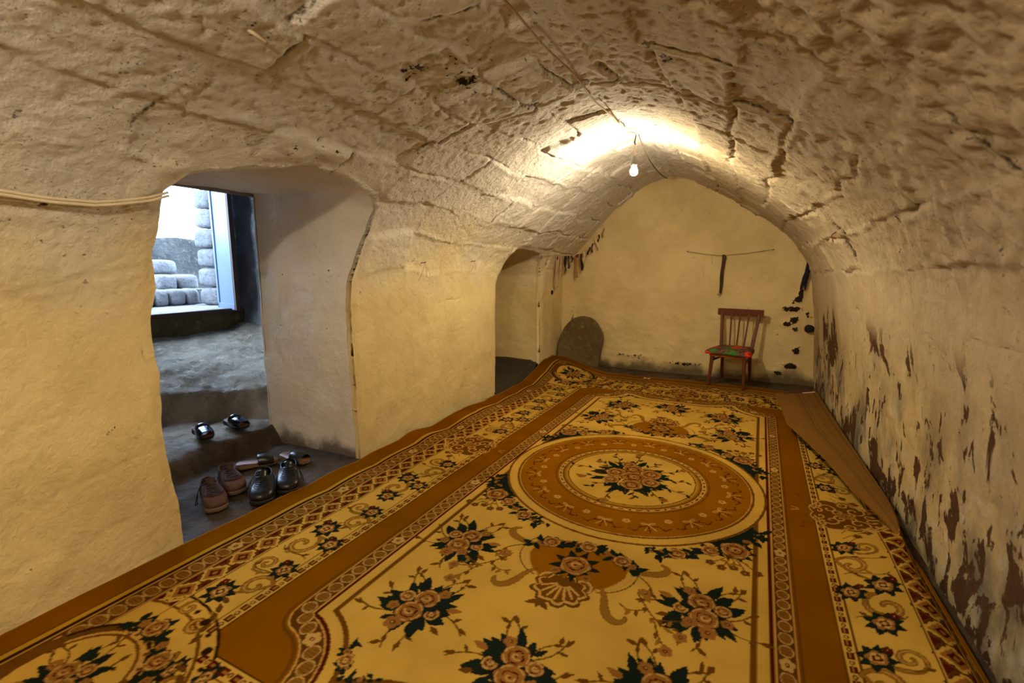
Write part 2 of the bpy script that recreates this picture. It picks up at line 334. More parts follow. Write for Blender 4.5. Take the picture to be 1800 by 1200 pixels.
        for k in range(7):
            a = .25 + k * .44; S.stroke([(.03 * math.cos(a), 1.21 + .02 * math.sin(a)), (.085 * math.cos(a), 1.23 + .08 * math.sin(a))], .011, 'light')
        for k in range(9): S.leaf(0, 1.06, k * .7, .125, .045, 'green')
        S.rose(0, 1.06, .07, .3); S.flower(-.07, 1.13, .025); S.flower(.075, 1.13, .025)
        S.leaf(-.05, 1.35, 2.6, .06, .03, 'brown'); S.leaf(-.05, 1.35, .6, .06, .03, 'tand'); S.leaf(-.05, 1.34, 1.57, .05, .03, 'brown')
        garland(c, np.array(bez((-.26, .99), (-.12, .86), (.12, .86), (.28, .99))) * (1, sx), 17, 9, .058, 3)
    return c
# ---------------------------------------------------------------- shape of the vault
# left and right halves of the cross-section: at the far wall, and near the entrance
PLB = [(-2.33, -.06), (-2.325, .5), (-2.32, 1.1), (-2.29, 1.34), (-2.22, 1.48), (-2.10, 1.60), (-1.95, 1.74), (-1.76, 1.93), (-1.44, 2.22), (-1.16, 2.39), (-.93, 2.48)]
PRB = [(-.93, 2.48), (-.69, 2.41), (-.49, 2.32), (-.11, 2.10), (.2, 1.88), (.48, 1.62), (.64, 1.35), (.73, .9), (.775, .4), (.80, -.06)]
PLN = [(-2.40, -.06), (-2.395, .5), (-2.385, 1.05), (-2.36, 1.33), (-2.29, 1.56), (-2.16, 1.74), (-2.0, 1.87), (-1.75, 2.0), (-1.42, 2.11), (-1.05, 2.19), (-.74, 2.235)]
PRN = [(-.74, 2.235), (-.5, 2.19), (-.22, 2.10), (.08, 1.96), (.36, 1.77), (.58, 1.54), (.74, 1.25), (.82, .85), (.855, .4), (.87, -.06)]
def smooth_line(P, n):
    P = np.asarray(P, float); Q = np.vstack([2 * P[0] - P[1], P, 2 * P[-1] - P[-2]]); out = []
    for i in range(len(P) - 1):
        a, b, c_, d = Q[i:i + 4]; t = np.linspace(0, 1, 40, endpoint=False)[:, None]
        out.append(.5 * (2 * b + (c_ - a) * t + (2 * a - 5 * b + 4 * c_ - d) * t * t + (-a + 3 * b - 3 * c_ + d) * t ** 3))
    out.append(P[-1:]); q = np.vstack(out); L = np.r_[0, np.cumsum(np.hypot(*np.diff(q, axis=0).T))]
    s = np.linspace(0, L[-1], n); return np.stack([np.interp(s, L, q[:, 0]), np.interp(s, L, q[:, 1])], 1)
def vault_grid(nl, nr, ys):
    """points (len(ys), nl+nr-1, 3) of the smooth vault from the left base over the ridge to the right base"""
    B = np.vstack([smooth_line(PLB, nl), smooth_line(PRB, nr)[1:]]); N = np.vstack([smooth_line(PLN, nl), smooth_line(PRN, nr)[1:]])
    w = np.interp(ys, [2.4, 3.1, 4.0, 4.6, 6.4], [0, .22, .62, .82, 1])[:, None, None]
    q = N[None] * (1 - w) + B[None] * w
    return np.concatenate([q[..., :1], np.broadcast_to(np.asarray(ys)[:, None, None], q[..., :1].shape), q[..., 1:]], 2)
import bpy, bmesh, math, random
from mathutils import Vector, Matrix
sc = bpy.context.scene
COL = sc.collection
PI = math.pi
# ---------------------------------------------------------------- noise
def vnoise(P, seed=0):
    P = np.asarray(P, float); I = np.floor(P).astype(np.int64); F = P - I; F = F * F * (3 - 2 * F)
    def h(i, j, k):
        n = (i * 374761393 + j * 668265263 + k * 1274126177 + seed * 974711) & 0xffffffff
        n = ((n ^ (n >> 13)) * 1274126177) & 0xffffffff; n = ((n ^ (n >> 16)) * 2246822519) & 0xffffffff
        return ((n ^ (n >> 15)) & 0xffff) / 65535.0
    x, y, z = I[..., 0], I[..., 1], I[..., 2]; fx, fy, fz = F[..., 0], F[..., 1], F[..., 2]
    def lx(j, k): return h(x, y + j, z + k) * (1 - fx) + h(x + 1, y + j, z + k) * fx
    return (lx(0, 0) * (1 - fy) + lx(1, 0) * fy) * (1 - fz) + (lx(0, 1) * (1 - fy) + lx(1, 1) * fy) * fz
def fbm(P, o=4, seed=0):
    P = np.asarray(P, float); a = .5; t = 0; s = 0
    for k in range(o): t = t + a * (vnoise(P, seed + k * 17) - .5); s += a; P = P * 2.03 + 7.1; a *= .5
    return t / s
def sstep(a, b, x): t = np.clip((x - a) / (b - a), 0, 1); return t * t * (3 - 2 * t)
# ---------------------------------------------------------------- materials
class NT:
    def __init__(s, name, rough=.8, spec=.3):
        s.m = bpy.data.materials.new(name); s.m.use_nodes = True; s.t = s.m.node_tree; s.b = s.t.nodes['Principled BSDF']
        s.b.inputs['Roughness'].default_value = rough; s.b.inputs['Specular IOR Level'].default_value = spec
    def n(s, kind, **kw):
        o = s.t.nodes.new(kind)
        for k, v in kw.items():
            if k in o.inputs.keys(): s.set(o.inputs[k], v)
            else: setattr(o, k, v)
        return o
    def set(s, i, v):
        if isinstance(v, bpy.types.NodeSocket): s.t.links.new(v, i)
        elif hasattr(v, '__len__') and len(v) == 3 and i.type == 'RGBA': i.default_value = (*v, 1)
        else: i.default_value = v
    def pos(s, scale=(1, 1, 1)):
        g = s.n('ShaderNodeNewGeometry'); m = s.n('ShaderNodeMapping'); s.set(m.inputs[0], g.outputs['Position']); m.inputs['Scale'].default_value = scale; return m.outputs[0]
    def obj(s, scale=(1, 1, 1)):
        g = s.n('ShaderNodeTexCoord'); m = s.n('ShaderNodeMapping'); s.set(m.inputs[0], g.outputs['Object']); m.inputs['Scale'].default_value = scale; return m.outputs[0]
    def noise(s, v, scale, detail=4, rough=.55, dist=0):
        return s.n('ShaderNodeTexNoise', Vector=v, Scale=scale, Detail=detail, Roughness=rough, Distortion=dist).outputs['Fac']
    def ramp(s, f, a, b, c0=0., c1=1.):
        return s.n('ShaderNodeMapRange', **{'Value': f, 'From Min': a, 'From Max': b, 'To Min': c0, 'To Max': c1, 'interpolation_type': 'SMOOTHSTEP'}).outputs[0]
    def math(s, op, a, b=0.):
        o = s.t.nodes.new('ShaderNodeMath'); o.operation = op; s.set(o.inputs[0], a); s.set(o.inputs[1], b); return o.outputs[0]
    def mix(s, f, a, b, mode='MIX'):
        o = s.t.nodes.new('ShaderNodeMix'); o.data_type = 'RGBA'; o.blend_type = mode
        s.set(o.inputs[0], f); s.set(o.inputs[6], a); s.set(o.inputs[7], b); return o.outputs[2]
    def attr(s, name): return s.n('ShaderNodeAttribute', attribute_name=name)
    def col(s, c): s.set(s.b.inputs['Base Color'], c)
    def bump(s, h, strength=.5, dist=.01, nrm=None):
        o = s.n('ShaderNodeBump', Strength=strength, Distance=dist, Height=h)
        if nrm: s.set(o.inputs['Normal'], nrm)
        s.set(s.b.inputs['Normal'], o.outputs[0]); return o.outputs[0]
def L(r, g, b): return tuple(float(v) for v in lin(r, g, b))
def simple(name, c, rough=.7, var=.15, scale=20, bump=.2, bd=.003, metal=0., spec=.3, stretch=(1, 1, 1)):
    m = NT(name, rough, spec); v = m.obj(stretch); f = m.noise(v, scale)
    c = np.array(L(*c)); m.col(m.mix(f, tuple(c * (1 - var)), tuple(np.minimum(c * (1 + var), 1)))); m.b.inputs['Metallic'].default_value = metal
    if bump: m.bump(m.noise(v, scale * 3), bump, bd)
    return m.m
def plaster(name, ca, cb, flake=False, pits=1., grime=None, base_dirt=.25, upper=None):
    m = NT(name, .92, .15); p = m.pos()
    c = m.mix(m.ramp(m.noise(p, 1.7, 5), .35, .65), L(*ca), L(*cb))
    c = m.mix(m.math('MULTIPLY', m.ramp(m.noise(p, 5, 4, .6), .5, .75), .18), c, L(*(np.array(ca) * .72)))
    z = m.n('ShaderNodeSeparateXYZ', Vector=p).outputs['Z']
    if upper: zu = m.math('ADD', z, m.ramp(m.n('ShaderNodeSeparateXYZ', Vector=p).outputs['X'], -.9, -.2, 0., .6)); c = m.mix(m.ramp(m.math('ADD', zu, m.math('MULTIPLY', m.math('SUBTRACT', m.noise(p, 1.3, 4), .5), 1.2)), 1.0, 1.9), c, m.mix(m.ramp(m.n('ShaderNodeSeparateXYZ', Vector=p).outputs['X'], -.85, -.35), m.mix(m.noise(p, 5, 6, .65), L(*upper), L(*(np.array(upper) * .86))), m.mix(m.noise(p, 5, 6, .65), L(196, 178, 146), L(160, 144, 116))))
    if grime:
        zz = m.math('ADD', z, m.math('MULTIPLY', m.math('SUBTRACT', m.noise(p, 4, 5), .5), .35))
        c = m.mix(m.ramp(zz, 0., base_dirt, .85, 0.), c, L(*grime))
    hole = None
    if flake:
        q = m.pos((3.2, 3.2, 1.55)); wob = m.noise(p, 2.2, 3)
        thr = m.math('ADD', m.ramp(z, .1, 1.25, .535, .74), m.math('MULTIPLY', m.math('SUBTRACT', wob, .5), .35))
        f1 = m.noise(q, 3.3, 7, .62, .4); hole = m.ramp(m.math('SUBTRACT', f1, thr), 0., .018)
        big = m.ramp(m.noise(m.pos((1.6, 1.6, 1.0)), 2.1, 6, .6, .5), .58, .60); hole = m.math('MAXIMUM', hole, m.math('MULTIPLY', big, m.ramp(z, .85, 1.05, 1., 0.)))
        chalk = m.ramp(m.noise(p, 7, 6, .7), .48, .62); c = m.mix(m.math('MULTIPLY', chalk, m.ramp(z, 0., 1.2, .5, .0)), c, L(196, 190, 172))
        mould = m.ramp(m.noise(m.pos((1, 1, .6)), 3.4, 5), .42, .66); c = m.mix(m.math('MULTIPLY', mould, m.ramp(z, .1, 1.25, .9, .0)), c, L(92, 86, 74))
        c = m.mix(hole, c, m.mix(m.noise(p, 30), L(62, 40, 24), L(92, 62, 36)))
    pm = m.ramp(m.noise(p, 2.3, 3), .47, .62)
    pit = m.math('MULTIPLY', m.ramp(m.noise(m.pos((1, .7, 1)), 34, 3, .6), .655, .70), m.math('MULTIPLY', pm, m.ramp(z, 1.05, 1.6, .12, pits)))
    c = m.mix(pit, c, L(70, 50, 34))
    ck = m.attr('crack').outputs['Fac']
    ckm = m.math('MULTIPLY', m.ramp(ck, .25, .8), m.ramp(m.noise(p, 26, 4, .7), .40, .58))
    c = m.mix(m.math('MULTIPLY', ckm, .9), c, L(66, 46, 30))
    st = m.attr('stain').outputs['Fac']; stm = m.ramp(m.math('ADD', st, m.math('MULTIPLY', m.math('SUBTRACT', m.noise(p, 22, 5, .65), .5), 2.2)), .42, .52)
    c = m.mix(stm, c, L(44, 32, 22)); m.col(c)
    pit2 = m.math('MULTIPLY', m.ramp(m.noise(m.pos((1, .75, 1)), 85, 2, .5), .66, .72), m.math('MULTIPLY', m.ramp(m.noise(p, 3.1, 3), .42, .6), m.ramp(z, 1.2, 1.9, 0., pits)))
    c = m.mix(m.math('MULTIPLY', pit2, .75), c, L(84, 62, 44)); m.col(c); pit = m.math('MAXIMUM', pit, pit2)
    h = m.math('ADD', m.math('MULTIPLY', m.noise(p, 46, 6, .68), m.ramp(z, 1.1, 1.8, .32, .85)), m.math('MULTIPLY', m.noise(p, 13, 5, .6), .62))
    h = m.math('ADD', h, m.math('MULTIPLY', m.noise(p, 7, 3), .8))
    h = m.math('SUBTRACT', h, m.math('MULTIPLY', pit, .8)); h = m.math('SUBTRACT', h, m.math('MULTIPLY', ckm, .6))
    if hole is not None: h = m.math('SUBTRACT', h, m.math('MULTIPLY', hole, .35))
    m.bump(h, .85, .02); return m.m
# ---------------------------------------------------------------- mesh helpers
def link(o, parent=None):
    COL.objects.link(o)
    if parent is not None: o.parent = parent
    return o
def mesh(name, V, F, mat=None, parent=None, smooth=True):
    me = bpy.data.meshes.new(name); me.from_pydata([tuple(map(float, v)) for v in V], [], [tuple(map(int, f)) for f in F]); me.update()
    if mat: me.materials.append(mat)
    if smooth: me.polygons.foreach_set('use_smooth', [True] * len(me.polygons))
    return link(bpy.data.objects.new(name, me), parent)
def grid(name, P, mat, parent=None, keep=None, normals=None, attrs=None, colors=None, flip=False, rim=None):
    m, n = P.shape[:2]; V = P.reshape(-1, 3); idx = np.arange(m * n).reshape(m, n)
    q = np.stack([idx[:-1, :-1], idx[:-1, 1:], idx[1:, 1:], idx[1:, :-1]], -1)
    if flip: q = q[..., ::-1]
    q = q[keep] if keep is not None else q.reshape(-1, 4)
    used = np.unique(q); mp = np.full(m * n, -1); mp[used] = np.arange(len(used)); q = mp[q]; V = V[used]
    if rim is not None:                                                # thickness of the plaster round an opening
        e = np.concatenate([q[:, [k, (k + 1) % 4]] for k in range(4)]); key = np.sort(e, 1); _, inv, cnt = np.unique(key[:, 0] * 10000000 + key[:, 1], return_inverse=True, return_counts=True)
        rm = rim[0].reshape(-1)[used]; rt = rim[1].reshape(-1, 3)[used]; e = e[(cnt[inv] == 1) & rm[e[:, 0]] & rm[e[:, 1]]]; bv = np.unique(e); m2 = np.full(len(V), -1); m2[bv] = np.arange(len(bv)) + len(V)
        nb_ = len(bv); V0 = V[bv]; cy_ = np.where(V0[:, 1] < 3.5, 1.89, 5.14); dn = np.stack([V0[:, 0] * 0, cy_ - V0[:, 1], .85 - V0[:, 2]], 1); dn /= np.linalg.norm(dn, axis=1)[:, None]; RT = rt[bv] + dn * .005 + (-.055, 0, 0)
        q = np.concatenate([q, np.stack([e[:, 1], e[:, 0], m2[e[:, 0]] + nb_, m2[e[:, 1]] + nb_], 1)])
        V_ = np.concatenate([V, V0, RT]); qq = q[-len(e):]; fn = np.cross(V_[qq[:, 1]] - V_[qq[:, 0]], V_[qq[:, 3]] - V_[qq[:, 0]]); dm = np.concatenate([V * 0, dn, dn])[qq[:, 0]]; bad = (fn * dm).sum(1) < 0; qq[bad] = qq[bad][:, ::-1]; q[-len(e):] = qq
        V = np.concatenate([V, V0, RT]); ext_ = lambda a: np.concatenate([a, a[bv], a[bv]])
    else: ext_ = lambda a: a; dn = None
    me = bpy.data.meshes.new(name); me.vertices.add(len(V)); me.vertices.foreach_set('co', V.astype(np.float32).ravel())
    me.loops.add(q.size); me.loops.foreach_set('vertex_index', q.astype(np.int32).ravel())
    me.polygons.add(len(q)); me.polygons.foreach_set('loop_start', np.arange(0, q.size, 4, dtype=np.int32))
    me.update(calc_edges=True); me.polygons.foreach_set('use_smooth', np.ones(len(q), bool))
    for k, a in (attrs or {}).items():
        at = me.attributes.new(k, 'FLOAT', 'POINT'); at.data.foreach_set('value', ext_(np.asarray(a, np.float32).ravel()[used]))
    if colors is not None:
        at = me.attributes.new('weave', 'FLOAT_COLOR', 'POINT'); c4 = np.ones((len(V), 4), np.float32); c4[:, :3] = colors.reshape(-1, 3)[used]; at.data.foreach_set('color', c4.ravel())
    if mat: me.materials.append(mat)
    me.validate()
    if normals is not None: n3 = ext_(normals.reshape(-1, 3)[used]); n3 = n3 if dn is None else np.concatenate([n3[:len(n3) - 2 * len(dn)], dn, dn]); me.normals_split_custom_set_from_vertices([tuple(v) for v in n3.tolist()])
    return link(bpy.data.objects.new(name, me), parent)
def grid_normals(P):
    a = np.gradient(P, axis=0); b = np.gradient(P, axis=1); n = np.cross(b, a); return n / np.maximum(np.linalg.norm(n, axis=-1, keepdims=True), 1e-9)
def frame(t):
    t = Vector(t).normalized(); u = t.cross(Vector((0, 0, 1)))
    if u.length < 1e-3: u = t.cross(Vector((1, 0, 0)))
    u.normalize(); return u, t.cross(u).normalized()
def tube_data(pts, r, seg=8):
    pts = [Vector(p) for p in pts]; V = []; F = []; n = len(pts); rr = r if hasattr(r, '__len__') else [r] * n
    for i, p in enumerate(pts):
        t = pts[min(i + 1, n - 1)] - pts[max(i - 1, 0)]; u, w = frame(t)
        if i and (u.dot(pu) < 0): u, w = -u, -w
        pu = u
        for k in range(seg): a = 2 * PI * k / seg; V.append(p + (u * math.cos(a) + w * math.sin(a)) * rr[i])
    for i in range(n - 1):
        for k in range(seg): a = i * seg + k; b = i * seg + (k + 1) % seg; F.append((a, b, b + seg, a + seg))
    F.append(tuple(range(seg))[::-1]); F.append(tuple(range((n - 1) * seg, n * seg))); return V, F
def tube(name, pts, r, mat, parent=None, seg=8):
    V, F = tube_data(pts, r, seg); return mesh(name, V, F, mat, parent)
def tubes(name, lst, r, mat, parent=None, seg=6):
    V, F = [], []
    for p in lst:
        v, f = tube_data(p, r, seg); o = len(V); V += v; F += [tuple(i + o for i in q) for q in f]
    return mesh(name, V, F, mat, parent)
def bevel(o, w=.004, seg=2, ang=.6):
    m = o.modifiers.new('bevel', 'BEVEL'); m.width = w; m.segments = seg; m.limit_method = 'ANGLE'; m.angle_limit = ang; return o
def bar(name, p0, p1, a0, b0, a1, b1, mat, parent=None, up=(0, 1, 0), bw=.004):
    p0, p1 = Vector(p0), Vector(p1); t = (p1 - p0).normalized(); u = Vector(up).cross(t).normalized(); w = t.cross(u)
    V = []
    for p, a, b in ((p0, a0, b0), (p1, a1, b1)):
        for i, j in ((-1, -1), (1, -1), (1, 1), (-1, 1)): V.append(p + u * a / 2 * i + w * b / 2 * j)
    o = mesh(name, V, [(3, 2, 1, 0), (4, 5, 6, 7), (0, 1, 5, 4), (1, 2, 6, 5), (2, 3, 7, 6), (3, 0, 4, 7)], mat, parent, smooth=False)
    if bw: bevel(o, bw)
    return o
def lathe(name, prof, mat, parent=None, seg=24):
    V = []; F = []; n = len(prof)
    for r, z in prof:
        for k in range(seg): a = 2 * PI * k / seg; V.append((r * math.cos(a), r * math.sin(a), z))
    for i in range(n - 1):
        for k in range(seg): a = i * seg + k; b = i * seg + (k + 1) % seg; F.append((a, b, b + seg, a + seg))
    F.append(tuple(range(seg))[::-1]); F.append(tuple(range((n - 1) * seg, n * seg))); return mesh(name, V, F, mat, parent)
def rock(name, size, mat, parent=None, seed=0, cuts=5, rough=.06, p=4.5):
    """a hewn block: superellipsoid of the given size with a rough, chipped surface"""
    bm = bmesh.new(); bmesh.ops.create_cube(bm, size=2.0); bmesh.ops.subdivide_edges(bm, edges=bm.edges[:], cuts=cuts, use_grid_fill=True)
    V = np.array([v.co[:] for v in bm.verts]); nrm = (np.abs(V) ** p).sum(1) ** (1 / p); V = V / nrm[:, None]
    V = V * (1 + rough * fbm(V * 1.4 + seed * 9.7, 3, seed)[:, None] * 2)
    for v, c in zip(bm.verts, V * np.array(size) / 2): v.co = c
    me = bpy.data.meshes.new(name); bm.to_mesh(me); bm.free(); me.materials.append(mat); me.polygons.foreach_set('use_smooth', [True] * len(me.polygons))
    return link(bpy.data.objects.new(name, me), parent)
def tag(o, label, cat, group=None):
    o['label'] = label; o['category'] = cat
    if group: o['group'] = group
    return o
def thing(name, label, cat, loc, rz=0, group=None):
    o = bpy.data.objects.new(name, None); o.empty_display_size = .05; COL.objects.link(o); o.location = loc; o.rotation_euler = (0, 0, rz); return tag(o, label, cat, group)
def struct(o): o['kind'] = 'structure'; return o
# ================================================================ MATERIALS
M = {}
M['wall'] = plaster('limewash', (222, 201, 146), (206, 185, 130), upper=(224, 217, 204))
M['wall_right'] = plaster('flaking_limewash', (196, 174, 124), (176, 154, 106), flake=True, upper=(212, 203, 188))
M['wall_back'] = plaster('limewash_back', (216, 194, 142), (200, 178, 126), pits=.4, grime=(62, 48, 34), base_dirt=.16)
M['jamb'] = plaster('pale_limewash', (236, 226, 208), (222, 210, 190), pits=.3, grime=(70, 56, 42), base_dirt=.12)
M['vest'] = plaster('raw_grey_wall', (150, 150, 150), (104, 104, 106), pits=.5)
def earth(name, a, b, c3, mud_shade=None):
    m = NT(name, .85, .25); p = m.pos(); c = m.mix(m.ramp(m.noise(p, 3, 6), .35, .65), L(*a), L(*b))
    c = m.mix(m.ramp(m.noise(p, 14, 6, .7), .5, .72), c, L(*c3))
    if mud_shade: c = m.mix(m.ramp(m.math('ADD', m.n('ShaderNodeSeparateXYZ', Vector=p).outputs['X'], m.math('MULTIPLY', m.math('SUBTRACT', m.noise(p, 3, 4), .5), .8)), -3.75, -3.15), c, m.mix(m.noise(p, 9, 6), L(*mud_shade), L(*(np.array(mud_shade) * 1.35))))  # mud colour, also darkened towards the room to stand for fading daylight
    m.col(c)
    m.set(m.b.inputs['Roughness'], m.ramp(m.noise(p, 5, 4), .3, .7, .55, .95))
    m.bump(m.math('ADD', m.noise(p, 18, 7, .65), m.math('MULTIPLY', m.noise(p, 70, 4), .3)), 1., .035); return m.m
M['earth'] = earth('trodden_rock', (178, 164, 142), (138, 124, 104), (198, 184, 162), mud_shade=(60, 48, 33))
M['dirt'] = earth('dirt', (84, 68, 48), (60, 48, 34), (104, 88, 64))
M['lime'] = earth('pale_limestone', (124, 124, 124), (104, 104, 104), (80, 80, 80))
M['lime_dark'] = earth('weathered_stone', (72, 72, 69), (44, 46, 44), (100, 97, 90))
M['slab'] = earth('brown_stone', (112, 94, 58), (90, 74, 44), (126, 110, 74))
M['carpet'] = None
m = NT('carpet_pile', .95, .0); at = m.attr('weave').outputs['Color']; p = m.pos()
wear = m.ramp(m.noise(p, 2.2, 5), .3, .7, .44, .58); c = m.mix(1., at, m.n('ShaderNodeCombineXYZ', X=wear, Y=wear, Z=wear).outputs[0], 'MULTIPLY'); m.col(c)
m.bump(m.noise(p, 260, 2), .35, .004); M['carpet'] = m.m
m = NT('carpet_backing', .95, .1); p = m.pos(); w = m.n('ShaderNodeTexWave', Vector=m.pos((1, 1, 1)), Scale=42., Distortion=1.5).outputs['Fac']
m.col(m.mix(m.math('MULTIPLY', w, .5), m.mix(m.noise(p, 6, 5), L(140, 100, 40), L(112, 76, 28)), L(86, 58, 22))); m.col(m.mix(m.math('MULTIPLY', m.attr('seam').outputs['Fac'], .7), m.b.inputs['Base Color'].links[0].from_socket, L(66, 42, 16))); m.bump(w, .5, .004); M['backing'] = m.m
M['wood'] = simple('varnished_wood', (88, 38, 6), .5, .35, 9, .1, .002, spec=.25, stretch=(6, 6, .7))
M['wood_light'] = simple('worn_wood', (136, 68, 14), .5, .25, 9, .1, .002, spec=.25, stretch=(1, 6, 6))
m = NT('flowered_cloth', .85, .2); p = m.obj()
vo = m.n('ShaderNodeTexVoronoi', Vector=p, Scale=9.5); d, cc = vo.outputs['Distance'], vo.outputs['Color']
wig = m.math('ADD', d, m.math('MULTIPLY', m.math('SUBTRACT', m.noise(p, 60, 3), .5), .35))
hue = m.n('ShaderNodeSeparateColor', Color=cc).outputs[0]
flc = m.mix(m.ramp(hue, .46, .5), L(216, 50, 22), L(58, 110, 44)); base = m.mix(m.ramp(m.noise(p, 40, 3), .45, .6), L(112, 78, 58), L(58, 40, 30))
c = m.mix(m.ramp(wig, .50, .42), base, flc); c = m.mix(m.ramp(wig, .14, .09), c, L(30, 22, 18)); m.col(c); m.bump(m.noise(p, 120), .2, .002); M['cloth'] = m.m
M['leather_black'] = simple('black_leather', (15, 14, 13), .33, .3, 30, .3, .002, spec=.45)
M['patent'] = simple('polished_black_leather', (20, 20, 22), .12, .3, 20, .1, .002, spec=.8)
M['leather_brown'] = simple('brown_suede', (78, 50, 38), .6, .3, 25, .4, .002)
M['leather_dark'] = simple('dark_brown_suede', (52, 32, 24), .7, .3, 25, .3, .002)
M['insole'] = simple('tan_insole', (112, 68, 44), .5, .2, 20, .2, .002)
M['sole_brown'] = simple('brown_rubber', (98, 80, 58), .7, .2, 30, .3, .002)
M['sole_black'] = simple('black_rubber', (30, 28, 27), .55, .2, 30, .2, .002)
M['lace'] = simple('lace', (30, 27, 25), .8, .1, 60, 0)
M['cable'] = simple('white_cable', (206, 190, 158), .6, .1, 20, 0)
M['dirty_cable'] = simple('limewashed_cable', (176, 148, 104), .8, .25, 30, .2, .002)
M['dark_cord'] = simple('dark_cord', (58, 46, 36), .8, .2, 40, 0)
M['bakelite'] = simple('bakelite', (54, 44, 38), .4, .15, 30, 0, spec=.5)
M['metal'] = simple('bare_metal', (150, 148, 144), .4, .1, 20, 0, metal=1.)
M['rust'] = simple('rusty_metal', (82, 62, 52), .6, .3, 60, .3, .002, metal=.5)
M['paint_blue'] = simple('grey_blue_paint', (92, 108, 130), .45, .06, 6, .05, .002, spec=.4)
M['blanket'] = simple('dark_grey_wool', (58, 51, 36), .98, .25, 30, .5, .004)
M['navy'] = simple('navy_wool', (24, 24, 36), .95, .25, 50, .4, .003)
M['strap'] = simple('dark_brown_strap', (64, 44, 28), .7, .2, 50, .1, .002)
for k, c in dict(rag_pink=(196, 152, 132), rag_cream=(206, 178, 128), rag_black=(36, 26, 28), rag_red=(120, 22, 26), rag_tan=(150, 112, 66), rag_violet=(62, 44, 56), tag_red=(74, 34, 30), tag_white=(216, 206, 190), paper=(226, 218, 204)).items(): M[k] = simple(k, c, .9, .15, 40, .2, .002)
m = NT('lit_glass', .3); m.b.inputs['Emission Color'].default_value = (1., .85, .60, 1); m.b.inputs['Emission Strength'].default_value = BULB; m.b.inputs['Base Color'].default_value = (1, .95, .9, 1); M['bulb'] = m.m

# ================================================================ VAULT AND WALLS
DOOR = [(1.30, -.1), (1.295, .05), (1.27, .33), (1.26, .7), (1.275, .85), (1.26, 1.02), (1.255, 1.12), (1.28, 1.27), (1.265, 1.39), (1.29, 1.52), (1.28, 1.66), (1.36, 1.75), (1.48, 1.785), (1.65, 1.82), (1.85, 1.87),
        (2.08, 1.855), (2.29, 1.835), (2.45, 1.79), (2.55, 1.73), (2.58, 1.60), (2.545, 1.45), (2.50, 1.31), (2.49, 1.0), (2.505, .52), (2.52, .02), (2.52, -.1)]
NICHE = [(4.52, -.1), (4.52, .4), (4.51, .82), (4.515, 1.18), (4.61, 1.36), (4.69, 1.48), (4.77, 1.55), (5.0, 1.545), (5.3, 1.535), (5.52, 1.515), (5.62, 1.43), (5.70, 1.25), (5.74, .7), (5.78, .05), (5.78, -.1)]
def resample(p, step, wob, seed):
    p = np.asarray(p, float); Ls = np.r_[0, np.cumsum(np.hypot(*np.diff(p, axis=0).T))]; s = np.linspace(0, Ls[-1], int(Ls[-1] / step))
    q = np.stack([np.interp(s, Ls, p[:, 0]), np.interp(s, Ls, p[:, 1])], 1); t = np.gradient(q, axis=0); n = np.stack([t[:, 1], -t[:, 0]], 1); n /= np.hypot(*n.T)[:, None]
    w = fbm(np.stack([s * 6, s * 0 + seed, s * 0], 1), 4, seed) * wob; return q + n * w[:, None]
DOOR = resample(DOOR, .02, .035, 3); NICHE = resample(NICHE, .02, .02, 8)
def sdist(poly, y, z):
    ins = np.zeros(y.shape, bool); best = np.full(y.shape, 9.); by = y.copy(); bz = z.copy(); q = np.roll(poly, -1, 0)
    for k, ((a0, a1), (b0, b1)) in enumerate(zip(poly, q)):
        if a1 != b1: ins ^= ((a1 > z) != (b1 > z)) & (y < (b0 - a0) * (z - a1) / (b1 - a1) + a0)
        if k == len(poly) - 1: continue
        dy, dz = b0 - a0, b1 - a1; t = np.clip(((y - a0) * dy + (z - a1) * dz) / (dy * dy + dz * dz + 1e-12), 0, 1)
        cy, cz = a0 + t * dy, a1 + t * dz; d = np.hypot(y - cy, z - cz); w = d < best; best = np.where(w, d, best); by = np.where(w, cy, by); bz = np.where(w, cz, bz)
    return np.where(ins, -best, best), by, bz
yl = [-.9]; 
while yl[-1] < 6.75: y_ = yl[-1]; yl.append(y_ + (.04 if y_ < .4 else .0125 if y_ < 2.9 else .0145 if y_ < 4.6 else .02))
YS = np.array(yl); NL, NR = 270, 230
P0 = vault_grid(NL, NR, YS); N0 = grid_normals(P0)
if N0[len(YS) // 2, 20, 0] < 0: N0 = -N0                              # pointing into the room
S = np.concatenate([np.zeros((len(YS), 1)), np.cumsum(np.linalg.norm(np.diff(P0, axis=1), axis=2), axis=1)], 1)
st = S[:, -1:]; SS = np.where(np.arange(P0.shape[1])[None] < NL, S, st - S)      # height along the profile from either base
SIDE = (np.arange(P0.shape[1]) >= NL).astype(float)[None] + 0 * SS
Yg = P0[..., 1]; Zg = P0[..., 2]
up = sstep(1.0, 1.55, Zg)
wv = P0 * np.array([1, 1, 1.])
ws = SS + .085 * fbm(wv * 2.3, 4, 1) * 2 + .02 * fbm(wv * 9, 2, 4) + .25 * SIDE; wy = Yg + .10 * fbm(wv * 2.2 + 5, 4, 2) * 2
row = np.floor(ws / .275); fr = ws / .275 - row; dj = np.minimum(fr, 1 - fr) * .275
hr = np.modf(np.abs(np.sin(row * 12.9898 + SIDE * 4.1) * 43758.5453))[0]
cl = (wy + hr * 2.) / (.42 + .3 * hr); cr = np.floor(cl); fc = cl - cr; dc = np.minimum(fc, 1 - fc) * (.42 + .3 * hr)
hb = np.modf(np.abs(np.sin(row * 78.233 + cr * 37.719 + SIDE) * 43758.5453))[0]
open_ = sstep(.38, .62, vnoise(wv * 1.9 + 3, 11)); open2 = sstep(.45, .65, vnoise(wv * 3.1 + 9, 12))
J = np.maximum(np.exp(-(dj / .010) ** 2) * (.04 + .96 * open_ * sstep(.3, .6, vnoise(wv * 4.3, 13))), np.exp(-(dc / .010) ** 2) * open2)
